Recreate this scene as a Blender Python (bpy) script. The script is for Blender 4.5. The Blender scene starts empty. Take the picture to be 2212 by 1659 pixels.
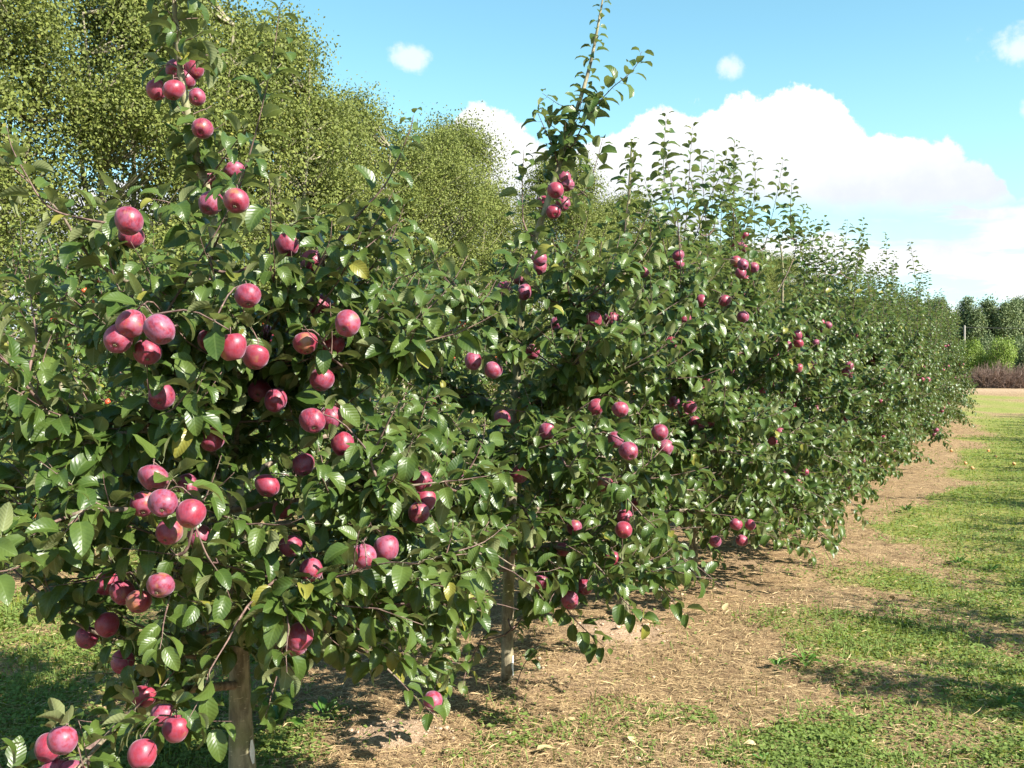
import bpy, math, random
import numpy as np
from mathutils import Vector, Matrix, Euler
random.seed(7)
rng = np.random.default_rng(7)
sc = bpy.context.scene
C = sc.collection
R = math.radians

# ------------------------------------------------------------------ camera
EYE, F = 1.6, 1000.0            # eye height; focal length for a 1024 px wide frame
PITCH = math.atan(0.018)
cd = bpy.data.cameras.new('camera'); cd.sensor_width = 36; cd.lens = 36 * F / 1024
cd.clip_start = 0.05; cd.clip_end = 3000
cam = bpy.data.objects.new('camera', cd); C.objects.link(cam)
cam.location = (0, 0, EYE); cam.rotation_euler = (math.pi / 2 - PITCH, 0, 0)
sc.camera = cam
# ------------------------------------------------------------------ light
SUN_EL = R(38); SX, SY = 0.82, -0.57                # the sun stands to the right, behind the camera
l = bpy.data.lights.new('sun', 'SUN'); l.energy = 5.0; l.angle = R(0.53); l.color = (1.0, 0.94, 0.84)
so = bpy.data.objects.new('sun', l); C.objects.link(so)
sdir = Vector((SX * math.cos(SUN_EL), SY * math.cos(SUN_EL), math.sin(SUN_EL)))
so.rotation_euler = sdir.to_track_quat('Z', 'Y').to_euler()
so.location = (20, -14, 20)
sc.view_settings.view_transform = 'Standard'; sc.view_settings.look = 'None'
sc.view_settings.exposure = 1.5; sc.view_settings.gamma = 1.0
sc.view_settings.use_curve_mapping = False
sc.cycles.max_bounces = 6; sc.cycles.diffuse_bounces = 2; sc.cycles.glossy_bounces = 2
sc.cycles.transmission_bounces = 3; sc.cycles.transparent_max_bounces = 4
sc.cycles.sample_clamp_indirect = 4.0

K = 1024 / 2212.0

def ray(dx, dy):
    """direction through a point of the photograph"""
    a = (dx * K - 512) / F; b = (384 - dy * K) / F
    return np.array([a, math.cos(PITCH) + b * math.sin(PITCH), -math.sin(PITCH) + b * math.cos(PITCH)])

def at(dx, dy, Y):
    r = ray(dx, dy); return np.array([0, 0, EYE]) + r * (Y / r[1])

def azel(dx, dy):
    r = ray(dx, dy); return math.atan2(r[0], r[1]), math.atan2(r[2], math.hypot(r[0], r[1]))

# ------------------------------------------------------------------ node helpers
class NT:
    def __init__(s, tree): s.t = tree; tree.nodes.clear()
    def n(s, typ, ins=None, **kw):
        nd = s.t.nodes.new('ShaderNode' + typ)
        for k, v in kw.items(): setattr(nd, k, v)
        for k, v in (ins or {}).items():
            if isinstance(v, bpy.types.NodeSocket): s.t.links.new(v, nd.inputs[k])
            else: nd.inputs[k].default_value = v
        return nd
    def m(s, op, a, b=None, c=None, clamp=False):
        nd = s.t.nodes.new('ShaderNodeMath'); nd.operation = op; nd.use_clamp = clamp
        for i, v in enumerate((a, b, c)):
            if v is None: continue
            if isinstance(v, bpy.types.NodeSocket): s.t.links.new(v, nd.inputs[i])
            else: nd.inputs[i].default_value = v
        return nd.outputs[0]
    def mix(s, f, a, b, blend='MIX'):
        nd = s.t.nodes.new('ShaderNodeMix'); nd.data_type = 'RGBA'; nd.blend_type = blend
        for i, v in ((0, f), (6, a), (7, b)):
            if isinstance(v, bpy.types.NodeSocket): s.t.links.new(v, nd.inputs[i])
            elif i == 0: nd.inputs[0].default_value = v
            else: nd.inputs[i].default_value = (*v[:3], 1)
        return nd.outputs[2]
    def ramp(s, f, stops):
        nd = s.t.nodes.new('ShaderNodeMapRange'); nd.interpolation_type = 'SMOOTHSTEP'
        a, b, c, d = stops
        s.t.links.new(f, nd.inputs[0])
        for i, v in enumerate((a, b, c, d)):
            if isinstance(v, bpy.types.NodeSocket): s.t.links.new(v, nd.inputs[i + 1])
            else: nd.inputs[i + 1].default_value = v
        return nd.outputs[0]
    def noise(s, vec, scale, detail=4, rough=0.55, dist=0.0):
        nd = s.n('TexNoise', {'Scale': scale, 'Detail': detail, 'Roughness': rough, 'Distortion': dist})
        if vec is not None: s.t.links.new(vec, nd.inputs['Vector'])
        return nd.outputs[0]

def mat(name):
    m = bpy.data.materials.new(name); m.use_nodes = True
    return m, NT(m.node_tree)

def out(T, sh): T.n('OutputMaterial', {'Surface': sh})

# ------------------------------------------------------------------ world: clear sky with cumulus
def make_world():
    w = bpy.data.worlds.new('World'); sc.world = w; w.use_nodes = True
    T = NT(w.node_tree)
    sky = T.n('TexSky', sky_type='NISHITA')
    sky.sun_disc = False; sky.sun_elevation = SUN_EL; sky.sun_rotation = math.atan2(SX, SY)
    sky.air_density = 1.0; sky.dust_density = 0.6; sky.ozone_density = 1.0; sky.altitude = 100
    g = T.n('TexCoord').outputs['Generated']
    sp = T.n('SeparateXYZ', {0: g})
    x, y, z = sp.outputs
    az = T.m('ARCTAN2', x, y)
    el = T.m('ARCSINE', z)
    n1 = T.noise(g, 8.5, 12, 0.60)
    n2 = T.noise(g, 30.0, 8, 0.62)
    nb = T.m('ADD', T.m('MULTIPLY', T.m('SUBTRACT', n1, 0.5), 0.085), T.m('MULTIPLY', T.m('SUBTRACT', n2, 0.5), 0.045))
    def curve(pts, rest):
        fc = T.t.nodes.new('ShaderNodeFloatCurve')
        T.t.links.new(T.m('MULTIPLY_ADD', az, 1 / (2 * math.pi), 0.5), fc.inputs[1])
        cv = fc.mapping.curves[0]
        P = [(a / (2 * math.pi) + 0.5, e) for a, e in pts]
        cv.points[0].location = (0, rest); cv.points[1].location = (1, rest)
        for p in P: cv.points.new(*p)
        for p in cv.points: p.handle_type = 'AUTO_CLAMPED'
        fc.mapping.update()
        return fc.outputs[0]
    def pts(lst): return [azel(*p) for p in lst]
    e0 = 0.0
    tops = pts([(700, 430), (900, 330), (985, 245), (1060, 222), (1130, 245), (1210, 300), (1330, 290), (1420, 232), (1560, 222), (1690, 200), (1790, 228),
                (1870, 250), (1900, 290), (1960, 282), (2060, 296), (2140, 325), (2175, 400)])
    tops += [(azel(2212, 0)[0] + .06, .19), (1.2, .12), (2.0, .2), (-.6, .16), (-1.2, .1), (-2.0, .2)]
    tops.sort()
    top = curve(tops, 0.12)
    base = curve(sorted(pts([(985, 520), (1300, 480), (1560, 432), (1700, 440), (1850, 446), (2000, 450), (2130, 444), (2200, 410)])
                 + [(-1.0, .05), (.85, .1), (1.6, .02)]), 0.02)
    big = T.ramp(T.m('SUBTRACT', T.m('ADD', top, nb), el), (-0.0015, 0.0055, 0, 1))
    gap = T.ramp(T.m('SUBTRACT', el, T.m('ADD', base, T.m('MULTIPLY', nb, .35))), (-0.016, 0.012, 0, 1))
    upper = T.m('MULTIPLY', big, gap)
    # lower layer: nearly closed, thinning to pale streaks
    st = T.n('Mapping', {'Vector': g, 'Scale': (5, 5, 26)}).outputs[0]
    n3 = T.noise(st, 1.6, 7, 0.58)
    low_top = curve(sorted(pts([(1000, 470), (1400, 460), (1540, 470), (1640, 480), (1720, 470), (1800, 440), (1990, 436), (2190, 430)]) + [(-1., .13), (.9, .15), (2.2, .1)]), .1)
    low = T.ramp(T.m('SUBTRACT', T.m('ADD', low_top, T.m('MULTIPLY', nb, .5)), el), (-0.002, 0.006, 0, 1))
    lowd = T.ramp(n3, (0.42, 0.56, 0.22, 1.0))
    low = T.m('MULTIPLY', low, lowd)
    cover = T.m('MAXIMUM', upper, low)
    # small fair-weather puffs
    for (dx, dy, ra, rb) in ((885, 126, .015, .008), (1583, 147, .014, .010), (2205, 105, .022, .017), (2215, 240, .006, .009)):
        a, e = azel(dx, dy)
        d2 = T.m('SQRT', T.m('ADD', T.m('POWER', T.m('ABSOLUTE', T.m('DIVIDE', T.m('SUBTRACT', az, a), ra)), 2),
                 T.m('POWER', T.m('ABSOLUTE', T.m('DIVIDE', T.m('SUBTRACT', el, e), rb)), 2)))
        d2 = T.m('ADD', d2, T.m('ADD', T.m('MULTIPLY', T.m('SUBTRACT', n2, .5), 4.0), T.m('MULTIPLY', T.m('SUBTRACT', n1, .5), 4.5)))
        cover = T.m('MAXIMUM', cover, T.ramp(d2, (0.1, 1.4, 0.62, 0)))
    # the sky out of the frame carries more scattered cumulus
    hi = T.m('MULTIPLY', T.ramp(T.noise(g, 3.1, 7, 0.6), (0.60, 0.68, 0, 1)), T.ramp(el, (0.5, 0.62, 0, .9)))
    cover = T.m('MAXIMUM', cover, hi)
    cover = T.m('MULTIPLY', cover, T.ramp(el, (-0.02, 0.0, 0.3, 1)))
    # cloud brightness: bright heads, greyer flat bases
    rel = T.m('SUBTRACT', el, base)
    sh = T.ramp(T.m('ADD', rel, T.m('MULTIPLY', T.m('SUBTRACT', n1, .5), .16)), (-0.01, 0.085, 0.0, 1))
    sh = T.m('MAXIMUM', sh, T.ramp(T.m('ADD', rel, T.m('MULTIPLY', T.m('SUBTRACT', n1, .5), .2)), (-0.005, -0.06, 0, .9)))
    ccol = T.mix(T.m('MULTIPLY', sh, T.ramp(n2, (.2, .5, .8, 1))), (4.5, 4.75, 5.1), (6.3, 6.3, 6.3))
    skc = T.mix(1.0, sky.outputs[0], (1.02, 1.46, 1.28), 'MULTIPLY')
    # whitening of the air towards the horizon
    skc = T.mix(T.ramp(el, (0.0, 0.34, .6, 0.0)), skc, (4.0, 5.9, 7.4))
    col = T.mix(cover, skc, ccol)
    bg = T.n('Background', {'Color': col, 'Strength': 0.069})
    T.n('OutputWorld', {'Surface': bg.outputs[0]})
make_world()

# ------------------------------------------------------------------ orchard frame: t along the row, p to its right
DX, DY = 0.4585, 0.8887
def W(t, p): return np.array([t * DX + p * DY, t * DY - p * DX])
def TP(x, y): return x * DX + y * DY, x * DY - y * DX
def sstep(a, b, x): 
    t = np.clip((x - a) / (b - a), 0, 1); return t * t * (3 - 2 * t)

_lat = np.random.default_rng(3).random((256, 256))
def vnoise(x, y):
    xi = np.floor(x).astype(int); yi = np.floor(y).astype(int)
    fx = x - xi; fy = y - yi; fx = fx * fx * (3 - 2 * fx); fy = fy * fy * (3 - 2 * fy)
    g = lambda a, b: _lat[a % 256, b % 256]
    return (g(xi, yi) * (1 - fx) + g(xi + 1, yi) * fx) * (1 - fy) + (g(xi, yi + 1) * (1 - fx) + g(xi + 1, yi + 1) * fx) * fy
def fbm(x, y, o=4):
    s = 0; a = .5; n = 0
    for i in range(o):
        s = s + a * vnoise(x * 2 ** i + 17.3 * i, y * 2 ** i + 9.1 * i); n += a; a *= .5
    return s / n

TREE1 = (-1.02, 3.77); TREE2 = (-0.03, 5.0); TREE3 = (0.69, 6.2)
MOUNDS = [(-0.52, 4.30, .17, .035), (0.63, 6.02, .24, .05)]
def ground_z(x, y):
    x = np.asarray(x, float); y = np.asarray(y, float)
    t, p = TP(x, y)
    d = np.hypot(x, y)
    z = (fbm(x * 1.1, y * 1.1, 3) - .5) * .09 + (fbm(x * 5, y * 5, 3) - .5) * .035 * np.exp(-d / 25)
    z = z + (fbm(x * 19, y * 19, 2) - .5) * .022 * np.exp(-d / 12)
    z = z + .03 * np.exp(-((p + 2.4) / .5) ** 2)
    for mx, my, r, h in MOUNDS:
        q = np.exp(-((x - mx) ** 2 + ((y - my) * 1.1) ** 2) / r ** 2)
        z = z + h * q * (.6 + .8 * fbm(x * 22, y * 22, 2))
    far = sstep(40, 140, d)
    return z * (1 - far) - .02
def green_amount(x, y):
    t, p = TP(x, y)
    n = fbm(x * 1.7 + 5, y * 1.7, 4); n2 = fbm(x * .6 + 3, y * .6 + 8, 3)
    path = np.maximum(sstep(-1.75, -.35, p + (n2 - .5) * 1.3), sstep(29, 33, t + p * .5)) * (1 - .55 * sstep(1.8, 2.6, p) * (1 - sstep(4.0, 4.8, p)))
    left = sstep(-3.0, -3.7, p + (n2 - .5) * .8) * (1 - .6 * np.exp(-((p + 6.9) / .6) ** 2))
    g = np.maximum(path, left) * (.62 + sstep(5, 12, y) * .26)
    g = g + (sstep(.35, .72, n) - .5) * .55 + .06
    q = np.exp(-(((x + .85) / .62) ** 2 + ((y - 4.35) / .55) ** 2))
    q2 = np.exp(-(((x - .55) / .5) ** 2 + ((y - 4.8) / .3) ** 2)) * 0
    g = g + q * .75
    for mx, my, r, h in MOUNDS: g = g - 1.2 * np.exp(-(((x - mx) ** 2 + (y - my) ** 2) / (r * 1.25) ** 2))
    under = np.exp(-((p + 2.35) / .75) ** 2)
    g = g - .28 * under * sstep(4.5, 5.5, y)
    return np.clip(g, 0, 1)

# ------------------------------------------------------------------ mesh helpers
def mesh_np(name, V, Tri, uv=None, attrs=None, smooth=True, mats=()):
    me = bpy.data.meshes.new(name)
    V = np.ascontiguousarray(V, np.float32); Tri = np.ascontiguousarray(Tri, np.int32)
    me.vertices.add(len(V)); me.vertices.foreach_set('co', V.ravel())
    me.loops.add(Tri.size); me.loops.foreach_set('vertex_index', Tri.ravel())
    me.polygons.add(len(Tri))
    me.polygons.foreach_set('loop_start', np.arange(0, Tri.size, 3, dtype=np.int32))
    me.polygons.foreach_set('loop_total', np.full(len(Tri), 3, np.int32))
    if smooth: me.polygons.foreach_set('use_smooth', np.ones(len(Tri), bool))
    if uv is not None:
        ul = me.uv_layers.new(name='UVMap'); ul.data.foreach_set('uv', np.ascontiguousarray(uv[Tri.ravel()], np.float32).ravel())
    for k, v in (attrs or {}).items():
        a = me.attributes.new(k, 'FLOAT', 'POINT'); a.data.foreach_set('value', np.ascontiguousarray(v, np.float32))
    for m_ in mats: me.materials.append(m_)
    me.update(); me.validate(clean_customdata=False)
    return me

def link(name, me, parent=None, loc=None, mtx=None):
    o = bpy.data.objects.new(name, me); C.objects.link(o)
    if parent is not None: o.parent = parent
    if mtx is not None: o.matrix_local = mtx
    elif loc is not None: o.location = loc
    return o
def tag(o, label=None, cat=None, group=None, kind=None):
    if label: o['label'] = label
    if cat: o['category'] = cat
    if group: o['group'] = group
    if kind: o['kind'] = kind
    return o
def empty(name, loc):
    o = bpy.data.objects.new(name, None); C.objects.link(o); o.location = loc; o.empty_display_size = .1; return o

def tube(pts, rad, k=6, cap=True):
    P = np.asarray(pts, float); n = len(P); rad = np.broadcast_to(np.asarray(rad, float), (n,))
    Tn = np.gradient(P, axis=0); Tn /= np.linalg.norm(Tn, axis=1, keepdims=True) + 1e-9
    u = np.cross(Tn[0], [0.3, .9, .2]); u /= np.linalg.norm(u)
    V = []
    a = np.arange(k) * 2 * math.pi / k
    for i in range(n):
        u = u - Tn[i] * u.dot(Tn[i]); u /= np.linalg.norm(u) + 1e-9
        w = np.cross(Tn[i], u)
        V.append(P[i] + rad[i] * (np.cos(a)[:, None] * u + np.sin(a)[:, None] * w))
    V = np.concatenate(V)
    i = np.arange(n - 1)[:, None] * k; j = np.arange(k)[None, :]; j2 = (j + 1) % k
    q = np.stack([i + j, i + j2, i + k + j2, i + k + j], -1).reshape(-1, 4)
    Tr = np.concatenate([q[:, [0, 1, 2]], q[:, [0, 2, 3]]])
    if cap:
        V = np.concatenate([V, P[-1:] + Tn[-1:] * rad[-1]])
        b = (n - 1) * k; jj = np.arange(k)
        Tr = np.concatenate([Tr, np.stack([b + jj, b + (jj + 1) % k, np.full(k, len(V) - 1)], -1)])
    return V, Tr
def join(parts):
    V = []; Tr = []; o = 0
    for v, t in parts: V.append(v); Tr.append(t + o); o += len(v)
    return np.concatenate(V), np.concatenate(Tr)
def smooth_line(pts, n):
    """Catmull-Rom through pts"""
    P = np.asarray(pts, float); m = len(P)
    if m < 3: 
        s = np.linspace(0, 1, n)[:, None]; return P[0] * (1 - s) + P[-1] * s
    E = np.concatenate([[2 * P[0] - P[1]], P, [2 * P[-1] - P[-2]]])
    s = np.linspace(0, m - 1 - 1e-6, n); i = s.astype(int); f = (s - i)[:, None]
    a, b, c, d = E[i], E[i + 1], E[i + 2], E[i + 3]
    return .5 * ((2 * b) + (-a + c) * f + (2 * a - 5 * b + 4 * c - d) * f ** 2 + (-a + 3 * b - 3 * c + d) * f ** 3)
def nrm(v): return v / (np.linalg.norm(v, axis=-1, keepdims=True) + 1e-9)

# ------------------------------------------------------------------ materials
def leaf_material(name, top, top2, under, trans, veins=True, attr=True, rough=.36, sick=(.24, .22, .04), coat=0.0):
    m, T = mat(name)
    if attr: rnd = T.n('Attribute', attribute_name='tint').outputs['Fac']
    else: rnd = T.n('ObjectInfo').outputs['Random']
    geo = T.n('NewGeometry')
    pos = geo.outputs['Position']
    r2 = T.m('FRACT', T.m('MULTIPLY', rnd, 7.31))
    col = T.mix(rnd, top, top2)
    n = T.noise(pos, 60, 3)
    col = T.mix(T.m('MULTIPLY', T.m('SUBTRACT', n, .35, clamp=True), .9, clamp=True), col, T.mix(.5, col, (top2[0] * 1.5, top2[1] * 1.4, top2[2])))
    col = T.mix(T.ramp(r2, (.978, .985, 0, .8)), col, sick)
    un = T.mix(rnd, under, tuple(c * .8 for c in under))
    height = n
    if veins:
        uv = T.n('SeparateXYZ', {0: T.n('UVMap').outputs[0]})
        ax = T.m('ABSOLUTE', T.m('SUBTRACT', uv.outputs[0], .5))
        vv = uv.outputs[1]
        mid = T.ramp(ax, (.012, .035, 1, 0))
        lat = T.m('ABSOLUTE', T.m('SUBTRACT', T.m('FRACT', T.m('MULTIPLY', T.m('SUBTRACT', vv, T.m('MULTIPLY', ax, .85)), 8.0)), .5))
        latm = T.ramp(lat, (.40, .49, 0, 1))
        v = T.m('MAXIMUM', mid, T.m('MULTIPLY', latm, .55))
        col = T.mix(T.m('MULTIPLY', v, .22), col, (.16, .22, .07))
        un = T.mix(T.m('MULTIPLY', v, .4), un, (.34, .38, .22))
        height = T.m('ADD', T.m('MULTIPLY', lat, -1.6), T.m('ADD', T.m('MULTIPLY', mid, -.8), T.m('MULTIPLY', n, .5)))
    col = T.mix(geo.outputs['Backfacing'], col, un)
    bmp = T.n('Bump', {'Height': height, 'Strength': .28, 'Distance': .002})
    rg = T.m('ADD', T.m('MULTIPLY', geo.outputs['Backfacing'], .3), rough)
    p = T.n('BsdfPrincipled', {'Base Color': col, 'Roughness': rg, 'Normal': bmp.outputs[0], 'IOR': 1.45})
    tr = T.n('BsdfTranslucent', {'Color': T.mix(.5, (trans[0], trans[1], trans[2]), col)})
    mx = T.n('MixShader', {0: .24, 1: p.outputs[0], 2: tr.outputs[0]})
    out(T, mx.outputs[0])
    return m

A_TOP, A_TOP2, A_UN, A_TR = (.032, .066, .012), (.078, .116, .024), (.21, .238, .10), (.20, .28, .03)
M_LEAF = leaf_material('apple_leaf_mass', A_TOP, A_TOP2, A_UN, A_TR)
M_LEAF1 = leaf_material('apple_leaf_single', A_TOP, A_TOP2, A_UN, A_TR, attr=False)
B_TOP, B_TOP2, B_UN, B_TR = (.050, .095, .016), (.085, .13, .028), (.16, .20, .09), (.2, .3, .04)
M_LEAFB = leaf_material('small_apple_leaf_mass', B_TOP, B_TOP2, B_UN, B_TR, veins=False)
M_LEAFB1 = leaf_material('small_apple_leaf_single', B_TOP, B_TOP2, B_UN, B_TR, attr=False, veins=False)
M_BELT = leaf_material('windbreak_leaf', (.100, .132, .024), (.172, .194, .040), (.17, .19, .07), (.24, .30, .04), veins=False, rough=.75)
M_FARL = leaf_material('far_leaf_hazed', (.105, .15, .062), (.175, .215, .095), (.10, .14, .06), (.12, .18, .04), veins=False, rough=.6)  # distance haze is put into this lighter, bluer leaf colour
M_WILLOW = leaf_material('willow_leaf', (.14, .21, .022), (.19, .26, .035), (.14, .2, .05), (.2, .32, .03), veins=False, rough=.6)
M_CLOVER = leaf_material('clover_leaf', (.14, .215, .014), (.25, .31, .03), (.14, .2, .04), (.25, .40, .03), veins=False, rough=.5, sick=(.35, .27, .10))
M_GRASS = leaf_material('grass_blade', (.15, .22, .022), (.29, .32, .06), (.14, .2, .04), (.25, .38, .04), veins=False, rough=.45, sick=(.45, .34, .16))
M_WEED = leaf_material('weed_leaf', (.05, .13, .02), (.09, .19, .03), (.1, .16, .05), (.2, .36, .03), attr=False)

def straw_material():
    m, T = mat('dry_straw')
    r = T.n('Attribute', attribute_name='tint').outputs['Fac']
    c = T.mix(r, (.20, .125, .06), (.58, .425, .225))
    p = T.n('BsdfPrincipled', {'Base Color': c, 'Roughness': .6})
    tr = T.n('BsdfTranslucent', {'Color': c})
    out(T, T.n('MixShader', {0: .15, 1: p.outputs[0], 2: tr.outputs[0]}).outputs[0]); return m
M_STRAW = straw_material()

def bark_material(name, c1, c2, scale=30, stretch=(1, 1, .35), bump=.6, moss=0.0):
    m, T = mat(name)
    tc = T.n('NewGeometry').outputs['Position']
    mp = T.n('Mapping', {'Vector': tc, 'Scale': stretch}).outputs[0]
    n = T.noise(mp, scale, 6, .62); n2 = T.noise(tc, 5, 3)
    c = T.mix(T.ramp(n, (.35, .68, 0, 1)), c1, c2)
    c = T.mix(T.m('MULTIPLY', T.ramp(n2, (.45, .7, 0, 1)), moss), c, (.16, .17, .06))
    lent = T.ramp(T.noise(T.n('Mapping', {'Vector': tc, 'Scale': (1, 1, 4)}).outputs[0], 40, 1), (.66, .72, 0, .6))
    c = T.mix(lent, c, tuple(min(1, k * 1.5) for k in c2))
    b = T.n('Bump', {'Height': n, 'Strength': bump, 'Distance': .006})
    p = T.n('BsdfPrincipled', {'Base Color': c, 'Roughness': .72, 'Normal': b.outputs[0]})
    out(T, p.outputs[0]); return m
M_BARK = bark_material('apple_bark', (.11, .09, .055), (.33, .285, .185), 26, bump=1.0, moss=.7)
M_BRANCH = bark_material('branch_bark', (.085, .06, .045), (.25, .19, .14), 40, moss=.35)
M_TWIG = bark_material('twig_bark', (.075, .04, .035), (.20, .125, .10), 60, bump=.2)
M_BBARK = bark_material('windbreak_bark', (.11, .095, .06), (.34, .29, .20), 8, moss=.3)
M_DEAD = bark_material('dead_twig_bark', (.13, .085, .065), (.30, .20, .155), 12)
M_POST = bark_material('weathered_post', (.16, .14, .12), (.30, .27, .23), 20)

def simple(name, c, rough=.6):
    m, T = mat(name)
    n = T.noise(T.n('NewGeometry').outputs['Position'], 45, 4)
    out(T, T.n('BsdfPrincipled', {'Base Color': T.mix(n, tuple(k * .75 for k in c), tuple(min(1, k * 1.15) for k in c)), 'Roughness': rough}).outputs[0]); return m
M_PAINT = simple('white_paint', (.78, .76, .72), .8)
M_CALYX = simple('calyx', (.20, .17, .09), .8)
M_WIRE = simple('dark_wire', (.08, .08, .08))
M_DRYLEAF = simple('dry_leaf', (.50, .38, .20), .7)

def apple_material(name, deep, pink, ground, bloom, amt):
    m, T = mat(name)
    oi = T.n('ObjectInfo').outputs['Random']
    tc = T.n('TexCoord').outputs['Object']
    z = T.n('SeparateXYZ', {0: tc}).outputs[2]
    off = T.n('VectorMath', {0: tc, 1: (1, 1, 1)}, operation='ADD').outputs[0]
    v = T.n('VectorMath', operation='SCALE'); T.t.links.new(off, v.inputs[0]); T.t.links.new(T.m('MULTIPLY_ADD', oi, 40, 1.0), v.inputs[3])
    vo = T.n('VectorMath', {0: tc}, operation='ADD'); cx = T.n('CombineXYZ', {0: T.m('MULTIPLY', oi, 37.0), 1: oi, 2: T.m('MULTIPLY', oi, 11.0)})
    T.t.links.new(cx.outputs[0], vo.inputs[1]); vo = vo.outputs[0]
    n1 = T.noise(vo, 5, 4); n2 = T.noise(vo, 1.6, 2)
    streak = T.noise(T.n('Mapping', {'Vector': vo, 'Scale': (16, 16, 1.6)}).outputs[0], 1.0, 3)
    c = T.mix(T.ramp(streak, (.35, .7, 0, 1)), deep, pink)
    c = T.mix(T.m('MULTIPLY', T.ramp(oi, (.2, 1, 0, 1)), .7), c, pink)
    gy = T.m('MULTIPLY', T.ramp(T.m('ADD', n2, T.m('MULTIPLY', T.m('FRACT', T.m('MULTIPLY', oi, 5.7)), .22)), (.74, .86, 0, 1)), amt)
    c = T.mix(gy, c, ground)
    # pale lenticel dots and a waxy bloom
    vor = T.n('TexVoronoi', {'Vector': vo, 'Scale': 22.0}).outputs[0]
    c = T.mix(T.ramp(vor, (.10, .2, .15, 0)), c, (.6, .38, .3))
    rus = T.m('MULTIPLY', T.ramp(T.m('ADD', T.noise(vo, 3, 6, .75), T.m('MULTIPLY', T.m('FRACT', T.m('MULTIPLY', oi, 3.3)), .14)), (.755, .79, 0, 1)), .75)
    c = T.mix(rus, c, (.48, .20, .04))
    bl = T.m('MULTIPLY', T.ramp(n1, (.34, .62, .1, 1)), T.m('MULTIPLY_ADD', T.m('FRACT', T.m('MULTIPLY', oi, 9.1)), bloom, bloom * .45))
    c2 = T.mix(bl, c, (.23, .085, .155))
    b = T.n('Bump', {'Height': n1, 'Strength': .12, 'Distance': .003})
    p = T.n('BsdfPrincipled', {'Base Color': c2, 'Roughness': T.m('MULTIPLY_ADD', bl, .45, .34), 'Normal': b.outputs[0],
             'Subsurface Weight': .06, 'Subsurface Radius': (.5, .2, .1), 'Subsurface Scale': .01, 'Sheen Weight': .25, 'Sheen Roughness': .4, 'Sheen Tint': (.9, .75, .95, 1)})
    out(T, p.outputs[0]); return m
M_APPLE = apple_material('crimson_apple_skin', (.13, .006, .022), (.27, .020, .036), (.34, .22, .05), .5, .45)
M_SMALL = apple_material('small_red_apple_skin', (.48, .045, .018), (.62, .12, .03), (.6, .38, .08), .08, .6)
M_FALLEN = apple_material('fallen_apple_skin', (.5, .16, .05), (.6, .32, .1), (.6, .5, .2), .1, 1.0)

# ------------------------------------------------------------------ ground
def ground_material():
    m, T = mat('orchard_ground')
    geo = T.n('NewGeometry'); pos = geo.outputs['Position']
    g = T.n('Attribute', attribute_name='green').outputs['Fac']
    s = T.n('Attribute', attribute_name='soil').outputs['Fac']
    d = T.n('VectorMath', {0: pos, 1: (0, 0, 0)}, operation='DISTANCE').outputs[1]
    n = T.noise(pos, 9, 6, .65); nf = T.noise(pos, 70, 5, .7); n3 = T.noise(pos, 2.2, 4)
    fib = T.noise(T.n('Mapping', {'Vector': pos, 'Scale': (60, 220, 60), 'Rotation': (0, 0, .7)}).outputs[0], 1, 4, .6)
    fib2 = T.noise(T.n('Mapping', {'Vector': pos, 'Scale': (230, 60, 60), 'Rotation': (0, 0, -.5)}).outputs[0], 1, 4, .6)
    fb = T.m('MAXIMUM', fib, fib2)
    dry = T.mix(T.ramp(fb, (.42, .7, 0, 1)), (.165, .10, .050), (.50, .355, .19))
    dry = T.mix(T.ramp(n, (.35, .62, .55, 0)), dry, (.11, .062, .035))
    soil = T.mix(T.ramp(nf, (.35, .65, 0, 1)), (.26, .17, .10), (.50, .36, .25))
    grn = T.mix(T.ramp(nf, (.35, .65, 0, 1)), (.09, .125, .018), (.23, .28, .04))
    grn = T.mix(T.ramp(n3, (.35, .7, 0, .45)), grn, (.33, .28, .10))
    gf = T.ramp(T.m('ADD', g, T.m('MULTIPLY', T.m('SUBTRACT', nf, .5), .9)), (.42, .62, 0, 1))
    c = T.mix(s, dry, soil)
    c = T.mix(T.m('MULTIPLY', gf, .9), c, grn)
    h = T.m('ADD', T.m('MULTIPLY', nf, .6), T.m('ADD', fb, n))
    b = T.n('Bump', {'Height': h, 'Strength': .8, 'Distance': .02})
    out(T, T.n('BsdfPrincipled', {'Base Color': c, 'Roughness': .9, 'Normal': b.outputs[0], 'Specular IOR Level': .2}).outputs[0]); return m
M_GROUND = ground_material()

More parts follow.
